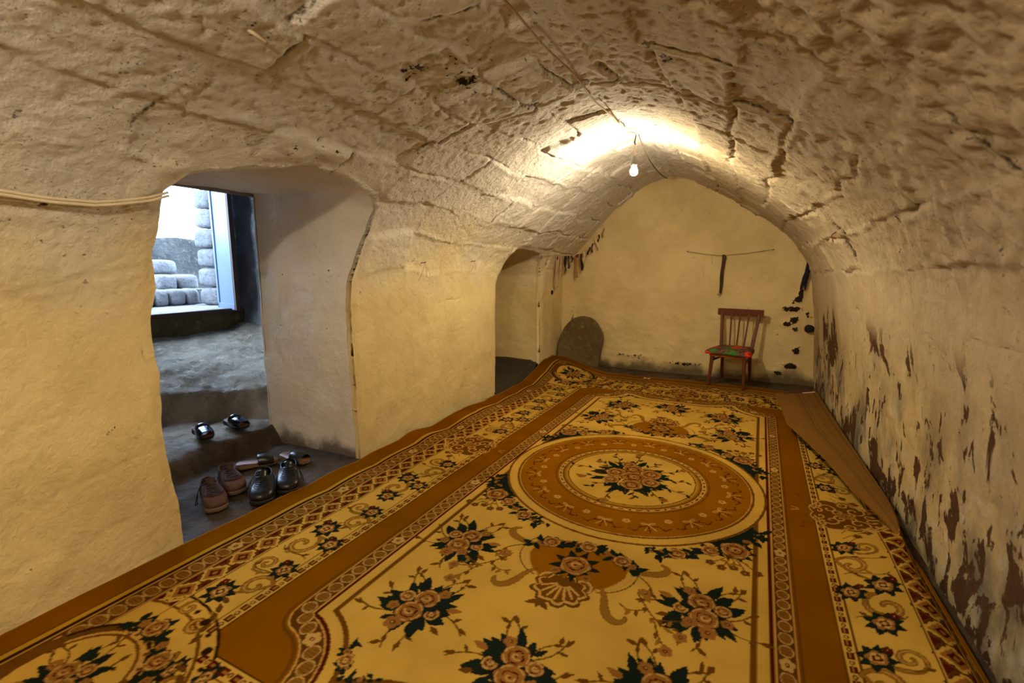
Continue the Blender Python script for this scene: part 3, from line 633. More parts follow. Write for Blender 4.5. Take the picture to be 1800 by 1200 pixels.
lip = np.maximum(np.exp(-((dj - .03) / .014) ** 2), np.exp(-((dc - .03) / .014) ** 2)) * (1 - J) * sstep(.4, .7, vnoise(wv * 2.2, 31))
rz = sstep(.42, .62, vnoise(wv * 1.5, 5)) * up
near = sstep(3.2, 1.2, Yg) * SIDE * up
disp = .030 * fbm(wv * 1.9, 3, 21) + .016 * fbm(wv * 6, 3, 22) + .034 * (hb - .5) * up * sstep(0, .022, np.minimum(dj, dc)) + .005 * lip * up
disp = disp + (.015 + .036 * near) * rz * fbm(wv * 17, 4, 23) * 1.3 + .012 * up * fbm(wv * 36, 2, 24) - .013 * J * up - .004 * J * (1 - up)
wetz = SIDE * sstep(1.2, .4, Zg); disp = disp + wetz * .02 * fbm(wv * np.array([9, 9, 5]), 4, 27)
crack = J * up * (.55 + .45 * open2) + .5 * J * (1 - up) * sstep(.6, 1., Zg)
isl = (np.arange(P0.shape[1]) < NL)[None] & (Yg > .9)
sel = isl & (Zg < 2.1) & (Yg < 6.2)
D1, y1, z1 = np.full(Yg.shape, 9.), Yg.copy(), Zg.copy(); own = np.zeros(Yg.shape, int)
for kk, poly in enumerate((DOOR, NICHE)):
    d, a, b = sdist(poly, Yg[sel], Zg[sel]); dd = np.full(Yg.shape, 9.); dd[sel] = d; A = Yg.copy(); A[sel] = a; B = Zg.copy(); B[sel] = b
    w = dd < D1; D1 = np.where(w, dd, D1); y1 = np.where(w, A, y1); z1 = np.where(w, B, z1)
inside = D1 < 0
disp = disp * sstep(-.0, .06, np.where(inside, 0, D1)) + .012 * sstep(.10, .02, np.abs(D1)) * fbm(wv * 9, 3, 29) - .012 * sstep(.05, .0, np.where(inside, 0, D1))
P1 = P0.copy(); keep = ~(inside[:-1, :-1] & inside[:-1, 1:] & inside[1:, :-1] & inside[1:, 1:])
# vertices just inside an opening snap onto its outline
prof_y = {}
ii, jj = np.nonzero(inside)
for i, j in zip(ii, jj):
    if D1[i, j] < -.05: continue
    yy, zz = y1[i, j], z1[i, j]; i2 = min(np.searchsorted(YS, yy), len(YS) - 1)
    P1[i, j] = (np.interp(zz, P0[i2, :NL, 2], P0[i2, :NL, 0]), yy, zz)
PR_ = P1.copy(); P1 = P1 + N0 * disp[..., None]
NN = grid_normals(P1); NN = np.where((NN * N0).sum(-1, keepdims=True) < 0, -NN, NN)
def cut(a, b): return slice(None), slice(a, b)
jl = int(np.argmin(np.abs(P0[len(YS) // 2, :NL, 2] - 1.42))); jr = NL + int(np.argmin(np.abs(P0[len(YS) // 2, NL:, 2] - 1.30)))
stain0 = np.zeros(Yg.shape)
for (x_, y_, z_, r_) in ((-.35, 2.05, 2.1, .07), (-1.18, 2.0, 2.15, .08), (-1.3, 1.75, 2.12, .06), (-1.05, 2.45, 2.2, .05), (.32, 2.9, 1.85, .05), (.6, 2.6, 1.55, .04)):
    stain0 = np.maximum(stain0, np.exp(-((P0 - (x_, y_, z_)) ** 2).sum(-1) / (r_ * r_)) * .62)
for nm, a, b, mt in (('wall_left', 0, jl + 1, M['wall']), ('ceiling', jl, jr + 1, M['wall']), ('wall_right', jr, P0.shape[1], M['wall_right'])):
    c = cut(a, b); struct(grid(nm, P1[c], mt, keep=keep[:, a:b - 1], normals=NN[c], attrs=dict(crack=crack[c], stain=stain0[c]), flip=True, rim=(np.abs(D1[c]) < .06, PR_[c])))
# far wall
xs = np.arange(-2.6, 1.1, .014); zs = np.arange(-.1, 2.6, .014); Xg, Zb = np.meshgrid(xs, zs); Yb = 6.47 - .03 * Xg - .02 * sstep(.4, 0, Zb)
Pb = np.stack([Xg, Yb, Zb], -1); stain = np.zeros(Xg.shape)
for (x_, z_, rx, rz_, s_) in ((.60, 1.05, .03, .10, .9), (.57, .98, .05, .05, .8), (.52, .87, .10, .035, .95), (.56, .74, .04, .05, .9), (.48, .70, .05, .03, .85), (.57, .64, .03, .03, .8), (.60, .39, .045, .04, .95), (.55, .21, .085, .035, .95), (.42, .12, .07, .03, .8), (.68, .80, .03, .05, .7), (-.6, .13, .3, .03, .55), (-1.3, .18, .3, .03, .5), (-2.15, .55, .03, .2, .5)):
    stain = np.maximum(stain, s_ * np.exp(-((Xg - x_) / rx) ** 2 - ((Zb - z_) / rz_) ** 2))
db = .03 * fbm(Pb * 2.1, 3, 41) + .022 * fbm(Pb * np.array([4, 4, 9]), 4, 42) + .006 * fbm(Pb * 22, 3, 45) - .03 * stain
Pb[..., 1] += db; fr_ = np.abs(np.modf((Zb + .05 * fbm(Pb * 2, 2, 43)) / .33)[0] - .5) * .33
struct(grid('wall_back', Pb, M['wall_back'], attrs=dict(crack=np.exp(-((.165 - fr_) / .01) ** 2) * 0, stain=stain), flip=True))
# wall behind the camera, with the rest of the room closed off
struct(mesh('wall_front', [(-2.7, -.88, -.2), (1.2, -.88, -.2), (1.2, -.88, 2.7), (-2.7, -.88, 2.7)], [(0, 1, 2, 3)], M['wall'], smooth=False))
# reveals of the two openings
def reveal(name, poly, far, depth_rows, mat, seed, bulge=.0):
    n = len(poly); rows = []
    for k in range(depth_rows):
        t = k / (depth_rows - 1); q = poly * (1 - t) + far * t; x0 = np.array([np.interp(z, P0[min(np.searchsorted(YS, y), len(YS) - 1), :NL, 2], P0[min(np.searchsorted(YS, y), len(YS) - 1), :NL, 0]) for y, z in poly])
        x = (x0 - .022) * (1 - t) + XF * t; rows.append(np.stack([x, q[:, 0], q[:, 1]], 1))
    P = np.array(rows); n_ = grid_normals(P); ctr = P.mean((0, 1)); s_ = np.sign(((ctr - P) * n_).sum(-1)).mean(); n_ = n_ * (1 if s_ > 0 else -1)
    amp = np.interp(np.arange(depth_rows) / (depth_rows - 1), [0, .06, .25, 1], [0, .08, 1, 1])[:, None]
    P = P + n_ * (amp * (.035 * fbm(P * 2.2, 3, seed) + .016 * fbm(P * 8, 3, seed + 1)))[..., None] - n_ * .004
    return struct(grid(name, P, mat, attrs=dict(crack=0 * vnoise(P * 5, seed), stain=np.zeros(P.shape[:2]))))
XF = -3.32
cy = DOOR.copy(); far = np.stack([np.where(DOOR[:, 0] < 1.85, np.maximum(1.22, np.minimum(DOOR[:, 0] + .0, 1.30)), 2.50), DOOR[:, 1]], 1)
tt = np.clip((DOOR[:, 0] - 1.28) / (2.5 - 1.28), 0, 1); top = DOOR[:, 1] > 1.5
cf = np.cumsum(top) / top.sum()
far[:, 0] = np.where(top, np.interp(cf, [0, .16, .84, 1], [1.26, 1.26, 2.50, 2.50]), far[:, 0]); far[:, 1] = np.where(top, np.interp(cf, [0, .16, .84, 1], [1.5, 1.86, 1.88, 1.5]), far[:, 1])
reveal('wall_doorway', DOOR, far, 60, M['jamb'], 61)
XF = -3.15; far = NICHE.copy(); reveal('wall_niche', NICHE, far, 40, M['wall'], 71)
zz_, yy_ = np.meshgrid(np.linspace(-.1, 1.75, 60), np.linspace(4.35, 5.95, 60)); Pn = np.stack([-3.13 + .03 * fbm(np.stack([zz_ * 3, yy_ * 3, zz_ * 0], -1), 3, 75), yy_, zz_], -1)
struct(grid('wall_niche_back', Pn, M['wall'], attrs=dict(crack=zz_ * 0, stain=zz_ * 0)))
# ================================================================ FLOORS, VESTIBULE, OUTSIDE
def lift(x, y):                     # the ground mounds up in the far left corner and dips and rises along the left wall
    a = sstep(-1.45, -2.2, x) * sstep(5.0, 5.85, y) * .15
    b = .030 * np.exp(-((x + 2.28) / .16) ** 2) * np.exp(-((y - 3.02) / .16) ** 2) + .028 * np.exp(-((x + 2.25) / .16) ** 2) * np.exp(-((y - 3.75) / .2) ** 2)
    return a + b + .035 * sstep(5.4, 6.2, y) * sstep(-1.4, -.4, x) * 0
x_, y_ = np.meshgrid(np.arange(-2.62, 1.1, .03), np.arange(-.9, 6.7, .03)); z_ = -.045 + lift(x_ + .0, y_) * .85 + .012 * fbm(np.stack([x_ * 5, y_ * 5, x_ * 0], -1), 3, 81) + sstep(6.05, 6.4, y_) * .035
struct(grid('floor', np.stack([x_, y_, z_], -1), M['dirt']))
x_, y_ = np.meshgrid(np.arange(-5.06, -2.3, .016), np.arange(.9, 3.62, .016)); nz = np.stack([x_, y_, x_ * 0], -1)
e1 = -3.27 + .10 * fbm(nz * 3, 3, 82) * 2 + .05 * fbm(nz * 11, 3, 86); x2 = np.interp(y_, [1.5, 2.2, 2.62, 3.2], [-4.15, -4.08, -3.62, -3.55]) + .10 * fbm(nz * 3.5, 3, 83) * 2 + .07 * fbm(nz * 10, 3, 87)
z_ = -.012 + .135 * sstep(e1 + .10, e1 - .04, x_) + .20 * sstep(x2 + .09, x2 - .05, x_) + .36 * np.clip((x2 - x_) / (x2 + 4.98), 0, 1) ** .9
z_ += (.012 + .06 * sstep(-3.05, -3.3, x_)) * fbm(nz * 4.5, 5, 84) + .03 * sstep(-3.0, -3.4, x_) * fbm(nz * 14, 4, 85) + .10 * sstep(3.3, 3.6, y_)
z_ -= .3 * sstep(2.62, 2.9, y_) * (x_ > -3.25)
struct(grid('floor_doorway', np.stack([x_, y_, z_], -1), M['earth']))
struct(mesh('floor_niche', [(-3.2, 4.3, -.004), (-2.2, 4.3, -.004), (-2.2, 5.95, -.004), (-3.2, 5.95, -.004)], [(0, 1, 2, 3)], M['dirt']))
def slab(name, a, b, c, mat, amp=.02, seed=0, n=50):      # rough wall between corner a, a+b and a+c
    s_, t_ = np.meshgrid(np.linspace(0, 1, n), np.linspace(0, 1, n)); a, b, c = map(np.array, (a, b, c))
    P = a + s_[..., None] * b + t_[..., None] * c; nn = np.cross(b, c); nn = nn / np.linalg.norm(nn)
    P = P + nn * (amp * fbm(P * 3, 4, seed) * 2)[..., None]
    return struct(grid(name, P, mat, attrs=dict(crack=.4 * sstep(.5, .8, vnoise(P * np.array([4, 4, 4]), seed + 3)), stain=np.zeros(P.shape[:2]))))
slab('wall_vestibule_right', (-5.05, 3.56, 0), (1.8, -.02, 0), (0, 0, 3.1), M['vest'], .05, 91, 110)
slab('wall_vestibule_left', (-5.05, .93, 0), (1.8, 0, 0), (0, 0, 3.1), M['vest'], .05, 92)
slab('ceiling_vestibule', (-5.3, .9, 3.05), (2.05, 0, 0), (0, 2.75, 0), M['vest'], .03, 93)
slab('wall_inner_right', (-3.30, 2.50, 0), (0, 1.1, 0), (0, 0, 2.3), M['vest'], .0, 94, 4)
slab('wall_inner_left', (-3.30, .9, 0), (0, .38, 0), (0, 0, 2.3), M['vest'], .0, 95, 4)
slab('wall_inner_top', (-3.30, .9, 1.86), (0, 2.7, 0), (0, 0, 1.3), M['vest'], .0, 96, 4)
def box(name, lo, hi, mat, parent=None, bw=.006):
    (x0, y0, z0), (x1, y1, z1) = lo, hi
    V = [(x0, y0, z0), (x1, y0, z0), (x1, y1, z0), (x0, y1, z0), (x0, y0, z1), (x1, y0, z1), (x1, y1, z1), (x0, y1, z1)]
    o = mesh(name, V, [(3, 2, 1, 0), (4, 5, 6, 7), (0, 1, 5, 4), (1, 2, 6, 5), (2, 3, 7, 6), (3, 0, 4, 7)], mat, parent, smooth=False)
    return bevel(o, bw) if bw else o
slab('wall_outer_foot', (-5.0, .9, .3), (0, 2.75, 0), (0, 0, .60), M['slab'], .05, 97, 60)
struct(box('wall_outer_left', (-5.3, .9, .9), (-5.0, 2.15, 3.2), M['vest'])); struct(box('wall_outer_top', (-5.3, .9, 2.9), (-5.0, 3.9, 3.2), M['vest'])); struct(box('wall_outer_right', (-5.3, 3.60, .3), (-5.03, 3.9, 3.2), M['lime_dark']))
struct(box('trim_1', (-5.06, 2.15, .872), (-4.97, 3.52, .915), M['rust']))
# metal door leaf, standing open
d0, d1 = Vector((-4.88, 3.41, 0)), Vector((-5.40, 3.575, 0)); u = (d1 - d0); W_ = u.length; ang = math.atan2(u.y, u.x)
dr = thing('door_1', 'grey-blue metal door leaf standing open at the outer threshold', 'door', (d0.x, d0.y, .90), ang); dr['kind'] = 'structure'
box('panel', (.0, -.004, .02), (W_, .02, 1.95), M['paint_blue'], dr, .002)
for nm, lo, hi in (('rail', (0, .02, .0), (W_, .034, .06)), ('rail', (0, .02, 1.9), (W_, .034, 1.97)), ('stile', (W_ - .05, .02, .0), (W_, .034, 1.97)), ('stile', (0, .02, 0), (.012, .032, 1.97))): box(nm, lo, hi, M['paint_blue'], dr, .002)
o = box('edge_strip', (-.045, -.012, 0.0), (-.003, .030, 1.97), M['rust'], dr, .003); o['label'] = 'rusty speckled edge of the leaf'
# outside: paving, steps, wall, pillar
struct(box('floor_outside', (-10, 1., .6), (-5.05, 7., .885), M['lime'], None, .0))
def rocks(name, L_, mat, rough=.07):
    V, F = [], []
    for k, (c_, s_) in enumerate(L_):
        o = rock('tmp', s_, mat, None, k + 3, 5, rough); off = len(V)
        V += [tuple(v.co + Vector(c_)) for v in o.data.vertices]; F += [tuple(i + off for i in p.vertices) for p in o.data.polygons]
        me = o.data; bpy.data.objects.remove(o); bpy.data.meshes.remove(me)
    return mesh(name, V, F, mat)
rg = random.Random(5)
o = rocks('stone_pillar', [((-6.0 + rg.uniform(-.015, .015), 3.80 + w / 2 + sd, .88 + .235 * k + .115), (.36, w, .228)) for k in range(8) for (w, sd) in (((.20, 0), (.24, .21)) if k % 2 else ((.29, 0), (.16, .29)))], M['lime'], .05); tag(o, 'pale limestone block pillar outside behind the metal door', 'pillar')
t = thing('stone_steps', 'pale stone steps outside leading up from the threshold', 'steps', (-6.46, 3.2, .885))
L_ = []; yy = 2.45
for k in range(8): w = rg.uniform(.15, .22); L_.append(((.08, yy - 3.2 + w / 2, .10), (.24, w * .97, .205))); yy += w
o = rocks('riser', L_, M['lime'], .05); o.parent = t
o = box('tread', (-1.0, -.9, .0), (.04, .9, .19), M['lime'], t, .01)
o = rocks('upper_step', [((-.36, .53, .27), (.36, .26, .21)), ((-.36, .80, .27), (.36, .26, .21)), ((-.75, .66, .47), (.36, .5, .2))], M['lime'], .05); o.parent = t
s_, t_ = np.meshgrid(np.linspace(0, 1, 60), np.linspace(0, 1, 40)); Pw = np.stack([-7.55 + .1 * fbm(np.stack([s_ * 9, t_ * 3, s_ * 0], -1), 4, 98), 2.6 + 2.9 * s_, .85 + .92 * t_ + .05 * fbm(np.stack([s_ * 8, s_ * 0, s_ * 0], -1), 3, 99)], -1)
Pw = np.concatenate([Pw, Pw[-1:] + (-.35, 0, 0)]); tag(grid('retaining_wall', Pw, M['lime_dark']), 'blue-grey rough retaining wall behind the outdoor steps', 'wall')
o = box('post', (-8.3, 4.18, .9), (-8.22, 4.27, 3.6), M['lime_dark']); tag(o, 'slim pale post rising above the wall outside', 'post')

# ================================================================ CARPET
cv = paint_carpet()
ul = np.arange(-UE, UE + .001, .0048); vv_ = [-VE]
while vv_[-1] < VE: y_ = vv_[-1] + 3.0; vv_.append(vv_[-1] + (.03 if y_ < .3 else .0055 if y_ < 1.0 else .0038 if y_ < 2.0 else .0048 if y_ < 3.2 else .0065))
vl = np.array(vv_); vl[-1] = VE; Uc, Vc = np.meshgrid(ul, vl)
def carpet_map(U, V):
    y = 3.0 + np.interp(V, [-VE, 1.88, 2.07, 2.2, VE], [-VE, 1.91, 2.11, 2.28, 3.02]); x0 = -.585 + .026 * (y - 2.9)
    xe = np.interp(y, [.2, 1.3, 2.0, 2.5, 3.4, 4.35, 6], [-2.42, -2.415, -2.385, -2.385, -2.345, -2.31, -2.30]) + .014
    k = (x0 - xe) / UE; sq = sstep(.7, 1.2, -U); xl = x0 + U * (1 + (k - 1) * sq)
    ur = np.interp(U, [0, .82, .92, 1.08, 1.132, 1.372, 1.42], [0, .805, .88, 1.015, 1.05, 1.265, 1.31]); xr = x0 + ur
    x = np.where(U < 0, xl, xr); y = y - .026 * U - .13 * sstep(.6, 1.5, U) * sstep(4.6, 5.9, y)
    z = .004 + lift(x, y) + .010 * fbm(np.stack([x * 2.2, y * 2.2, x * 0], -1), 3, 51) + .006
    rip = .012 * sstep(-1.15, -1.75, U) * np.sin(y * 7.3 + 1.) * sstep(1.3, 2.2, y); z = z + np.abs(rip)
    # right edge: a hump against the wall near the viewer, folded over on itself further back
    t = np.clip(U - 1.38, 0, None); xw = np.interp(y, [0, 3, 6.4], [.845, .82, .765]); xs_ = x0 + 1.2725; kf = sstep(2.5, 3.2, y); z = z + .055 * sstep(1.05, 1.40, U) * (1 - kf)
    hx = np.interp(t, [0, .04, .09, .14, .20, .43], [0, .036, .070, .092, .108, .125]); hz = np.interp(t, [0, .03, .07, .11, .15, .22, .43], [0, .004, -.004, -.020, -.036, -.055, -.055])
    hx = xs_ + hx * np.clip((xw - .01 - xs_) / .135, .6, 1.4)
    w = np.interp(y, [2.5, 3.03, 3.65, 4.37, 5.75], [.05, .13, .21, .36, .37])
    fx = np.where(t < .05, xs_ + (xw - .03 - xs_) * t / .05, np.where(t < .085, xw - .03 + .012 * np.sin((t - .05) / .035 * PI), xw - .03 - (t - .085) * w / .325)); fz = np.where(t < .05, .015 * t / .05, .015 + .07 * sstep(.05, .10, t)) + .02 * sstep(.2, .41, t) * 0
    on = (t > 0)
    X = np.where(on, hx * (1 - kf) + fx * kf, x); Z = np.where(on, z + hz * (1 - kf) + (fz + .05 * np.sin(np.clip(t, 0, .41) / .41 * PI) * (1 - kf)) * kf, z)
    y = y - .42 * np.clip(t / .43, 0, 1) * sstep(4.9, 5.85, y)
    return np.stack([X, y, Z], -1)
Pc = carpet_map(Uc, Vc)
iu = np.clip(np.round((Uc + UE) / PX).astype(int), 0, cv.nu - 1); iv = np.clip(np.round((Vc + VE) / PX).astype(int), 0, cv.nv - 1)
carpet = grid('carpet', Pc, M['carpet'], colors=cv.img[iv, iu]); tag(carpet, 'gold and ivory floral carpet with round rose medallion covering the floor', 'carpet')
ub = np.linspace(1.30, UE, 44); vb = np.linspace(-.2, VE, 260); Ub, Vb = np.meshgrid(ub, vb); Pb_ = carpet_map(Ub, Vb); nb = grid_normals(carpet_map(Ub, Vb)); 
if nb[5, 2, 2] < 0: nb = -nb
o = grid('backing', Pb_ - nb * .007, M['backing'], carpet, attrs=dict(seam=np.max([h_ * np.exp(-((Ub - u_) / s_) ** 2) for u_, s_, h_ in ((1.635, .008, 1.), (1.66, .005, .7), (1.605, .006, .8), (1.505, .008, 1.), (1.44, .03, .45), (1.555, .03, .4))], axis=0))); o['label'] = 'tan woven back of the carpet, shown where its edge is folded over'
def on_flap(y0, y1, t0, t1, n=8):
    tt, yy = np.meshgrid(np.linspace(t0, t1, n), np.linspace(y0, y1, n)); P = carpet_map(1.40 + tt, yy); nn = grid_normals(P); nn = np.where(nn[..., 2:] > 0, nn, -nn); return P + nn * .0105
o = grid('maker_label', on_flap(2.76, 2.825, .10, .34), M['tag_red'], carpet); o['label'] = 'dark red label sewn to the folded corner'
o = grid('care_label', on_flap(2.715, 2.75, .09, .19), M['tag_white'], carpet); o['label'] = 'small white label beside the dark red one'
# ================================================================ CHAIR
ch = thing('wooden_chair', 'brown wooden spindle-back chair with red and green flowered seat', 'chair', (-.115, 5.83, .0), -.20)
zs_ = .415
for s in (-1, 1):
    o = bar('leg', (s * .185, .0, .018), (s * .165, .03, zs_), .026, .026, .042, .040, M['wood'], ch)
    o = bar('leg', (s * .155, .47, .018), (s * .150, .40, zs_ + .02), .026, .028, .036, .040, M['wood'], ch)
    bar('back_post', (s * .165, .40, zs_ - .02), (s * .205, .50, .82), .036, .034, .030, .024, M['wood'], ch)
    p = bez((s * .165, .06, .30), (s * .160, .10, .385), (s * .16, .16, .395), (s * .16, .2, .40), n=8); tube('bracket', p, .011, M['wood'], ch, 6)
    bar('side_apron', (s * .165, .02, .385), (s * .150, .40, .385), .022, .06, .022, .06, M['wood'], ch, up=(0, 0, 1))
    bar('stretcher', (s * .175, .03, .30), (s * .152, .42, .30), .016, .022, .016, .022, M['wood'], ch, up=(0, 0, 1))
for k in (-1, 0, 1): bar('spindle', (k * .078, .415, zs_), (k * .096, .498, .80), .018, .014, .018, .014, M['wood'], ch)
bar('front_apron', (-.19, .0, .385), (.19, .0, .385), .024, .06, .024, .06, M['wood_light'], ch, up=(0, 0, 1), bw=.006)
bar('rear_apron', (-.16, .40, .385), (.16, .40, .385), .022, .06, .022, .06, M['wood'], ch, up=(0, 0, 1))
V = []                                                                        # curved top rail
for k in range(13):
    x = -.25 + .5 * k / 12; yb = .512 + .02 * (x / .25) ** 2 * -1
    for (dy, dz) in ((-.014, -.04), (.014, -.04), (.014, .04), (-.014, .04)): V.append((x, yb + dy, .825 + dz + .0 * x))
F = [tuple(4 * k + i for i in q) for k in range(12) for q in ((0, 1, 5, 4), (1, 2, 6, 5), (2, 3, 7, 6), (3, 0, 4, 7))] + [(3, 2, 1, 0), (48, 49, 50, 51)]
bevel(mesh('top_rail', V, F, M['wood'], ch, smooth=False), .006)
bm = bmesh.new(); vs = [bm.verts.new(v) for v in ((-.245, -.035, 0), (.245, -.035, 0), (.20, .42, 0), (-.20, .42, 0))]; bm.faces.new(vs)
bmesh.ops.subdivide_edges(bm, edges=bm.edges[:], cuts=9, use_grid_fill=True); me = bpy.data.meshes.new('seat')
for v in bm.verts:
    x, y = v.co.x, v.co.y; e = max(abs(x) / (.245 - .1 * (y + .035)), abs(y - .19) / .225); v.co.z = zs_ + .028 + .012 * fbm(np.array([x * 9, y * 9, 1.]), 2, 3) - .03 * max(0, e - .82) / .18; f_ = 1 - .04 * max(0, e - .9) * 10 * (abs(x) > .2) * (abs(y - .19) > .2); v.co.x *= f_
ext = bmesh.ops.extrude_face_region(bm, geom=bm.faces[:])
for v in [g for g in ext['geom'] if isinstance(g, bmesh.types.BMVert)]: v.co.z -= .028
bmesh.ops.recalc_face_normals(bm, faces=bm.faces[:]); bm.to_mesh(me); bm.free(); me.materials.append(M['cloth']); me.polygons.foreach_set('use_smooth', [True] * len(me.polygons)); o = link(bpy.data.objects.new('seat', me), ch); o['label'] = 'seat covered with red and green flowered cloth'
# ================================================================ STONE, BLANKET
ol = smooth_line([(-2.29, .02), (-2.30, .16), (-2.285, .33), (-2.23, .50), (-2.15, .61), (-2.05, .675), (-1.94, .69), (-1.83, .66), (-1.74, .575), (-1.675, .46), (-1.665, .36), (-1.69, .22), (-1.70, .02)], 70)
ol = np.vstack([ol, np.stack([np.linspace(-1.71, -2.28, 18), np.full(18, .0)], 1)]); oc = np.array((-1.97, .33)); rows = []
for (k, yy) in ((0., .0), (.5, -.004), (.8, -.003), (.93, .0), (.985, .012), (1., .035), (1., .085), (.97, .11), (.6, .115), (.0, .115)):
    q = (ol - oc) * k + oc; rows.append(np.stack([q[:, 0], np.full(len(q), yy), q[:, 1]], 1))
P = np.array(rows); P = np.concatenate([P, P[:, :1]], 1); nz = P + 3.3; P = P + .018 * np.stack([fbm(nz * 5, 3, 111), fbm(nz * 6, 4, 112), fbm(nz * 5, 3, 113)], -1); P[..., 1] += 6.245 + .12 * P[..., 2]
o = grid('stone_slab', P, M['slab'], flip=True); tag(o, 'rounded brown stone slab leaning in the far left corner', 'stone')
x_, y_ = np.meshgrid(np.linspace(-3.08, -2.33, 60), np.linspace(4.50, 5.76, 80)); nz = np.stack([x_, y_, x_ * 0], -1)
z_ = .055 + .05 * fbm(nz * 3, 4, 101) + .07 * sstep(5.2, 5.6, y_) + .05 * np.exp(-((y_ - 5.66 - .05 * np.sin(x_ * 6)) / .05) ** 2) - .03 * np.exp(-((y_ - 5.53 - .05 * np.sin(x_ * 6)) / .03) ** 2) - .05 * sstep(-2.42, -2.33, x_)
o = grid('blanket', np.stack([x_ + .02 * fbm(nz * 4, 2, 103), y_, z_], -1), M['blanket']); sm = o.modifiers.new('thick', 'SOLIDIFY'); sm.thickness = .012; tag(o, 'dark grey woollen blanket spread over the niche floor', 'blanket')
# ================================================================ FOOTWEAR
NS = 44
def foot(L_, W, side=1, k=1., wt=(.0, .64, .82, .78, .88, 1., 1., .80, 0)):
    out = []
    for i in range(NS):
        a = 2 * PI * i / NS; x = .5 - .5 * math.cos(a); w = float(np.interp(x, [0, .05, .15, .38, .55, .70, .85, .96, 1.], wt)) * W / 2
        sgn = 1 if a < PI else -1
        out.append((x * L_ , (sgn * w + side * .006 * math.sin(x * PI)) ))
    p = np.array(out); 
    for _ in range(2): p = (np.roll(p, 1, 0) + 2 * p + np.roll(p, -1, 0)) / 4
    c = p.mean(0); return (p - c) * k + c
def prism(name, outl, z0, z1, mat, parent, heel=None, grow=0., tops=None):
    n = len(outl); V = []; c = outl.mean(0)
    for k, (zf, g) in enumerate(((0, .985), (.3, 1.), (.8, 1.), (1, .985))):
        for i, (x, y) in enumerate(outl):
            b0 = z0 if heel is None else z0 + heel(x); t0 = z1 if tops is None else tops(x)
            q = (np.array((x, y)) - c) * (g + grow) + c; V.append((q[0], q[1], b0 + (t0 - b0) * zf))
    F = [(k * n + i, k * n + (i + 1) % n, (k + 1) * n + (i + 1) % n, (k + 1) * n + i) for k in range(3) for i in range(n)] + [tuple(range(n))[::-1], tuple(range(3 * n, 4 * n))]
    return mesh(name, V, F, mat, parent)
def closed_shoe(name, label, cat, group, loc, rz, side, upper, sole, inner, L_=.31, W=.130, hc=.104, lace=True, tongue_mat=None, toe=.060):
    t = thing(name, label, cat, loc, rz, group); fo = foot(L_, W, side); st_ = .024
    heel = lambda x: .0
    o = prism('sole', fo, 0, st_, sole, t, None, .035, tops=lambda x: st_ + .010 * max(0, 1 - x / (.3 * L_)))
    col = np.array([(L_ * .27 + L_ * .235 * -math.cos(2 * PI * i / NS), W * .34 * math.sin(2 * PI * i / NS)) for i in range(NS)])
    rows = []
    for k in range(13):
        q = k / 12; r = []
        for i in range(NS):
            x, y = fo[i]; f = sstep(.35, .9, x / L_); F0 = np.array((x, y, st_)); K0 = np.array((col[i][0], col[i][1], hc + .012 * (1 - sstep(.0, .3, col[i][0] / L_)) + .012 * sstep(.40, .5, col[i][0] / L_)))
            h1 = toe * f + .05 * (1 - f); C1 = F0 + np.array(((x / L_ - .5) * .012, np.sign(y) * .004, h1)); C2 = K0 * .52 + F0 * .48; C2[2] = (.066 * f + (hc * .8) * (1 - f))
            if f < .4: C2[:2] = K0[:2] + (F0[:2] - K0[:2]) * .25
            r.append((1 - q) ** 3 * F0 + 3 * q * (1 - q) ** 2 * C1 + 3 * q * q * (1 - q) * C2 + q ** 3 * K0)
        rows.append(r)
    R_ = np.array(rows); R_ = np.concatenate([R_, R_[:, :1]], 1); o = grid('upper', R_, upper, t); sm = o.modifiers.new('thick', 'SOLIDIFY'); sm.thickness = .004; sm.offset = 0; ss = o.modifiers.new('soft', 'SUBSURF'); ss.levels = ss.render_levels = 1
    if tongue_mat:
        Q = R_[6:13, NS // 2 - 6:NS // 2 + 7].copy(); Q[..., 2] += .005; o = grid('lace_panel', Q, tongue_mat, t); o.modifiers.new('thick', 'SOLIDIFY').thickness = .002; o['label'] = 'dark suede panel under the laces'
    prism('insole', foot(L_, W * .86, side, .94), st_, st_ + .008, inner, t)
    V = []; ny = 7                                                            # tongue rising out of the collar
    for k in range(8):
        q = k / 7; x = L_ * (.60 - .17 * q); z = .078 + .054 * q
        for j in range(ny): e = -1 + 2 * j / (ny - 1); V.append((x - .012 * abs(e) ** 2 * q, e * W * (.20 + .04 * q), z + .014 - .016 * e * e))
    o = mesh('tongue', V, [(k * ny + j, k * ny + j + 1, (k + 1) * ny + j + 1, (k + 1) * ny + j) for k in range(7) for j in range(ny - 1)], tongue_mat or upper, t); o.modifiers.new('thick', 'SOLIDIFY').thickness = .004
    if lace:
        rows_ = []
        for k in (7, 8, 9, 10, 11):
            up_ = np.array((0, 0, .0085)); cs = [(k, -5), (k, -3), (k, -1), (k + (k % 2), 0), (k, 1), (k, 3), (k, 5)]
            rows_.append([tuple(R_[min(q, 12), NS // 2 + j] + up_ * (1 if abs(j) < 5 else -.6)) for q, j in cs])
        rows_.append(bez((L_ * .47, 0, .122), (L_ * .50, -.04 * side, .14), (L_ * .55, -.078 * side, .09), (L_ * .56, -.085 * side, .012), n=10)); rows_.append(bez((L_ * .47, 0, .122), (L_ * .44, -.05 * side, .14), (L_ * .48, -.073 * side, .08), (L_ * .50, -.073 * side, .012), n=10))
        o = tubes('laces', rows_, .0022, M['lace'], t)
    return t
A1 = math.atan2(-.16, .26)
closed_shoe('leather_shoe', 'black leather lace-up shoe, left of the pair at the carpet edge', 'shoe', 'black lace-up shoes', (-2.647, 1.937, .002), -.75, 1, M['leather_black'], M['sole_black'], M['leather_dark'])
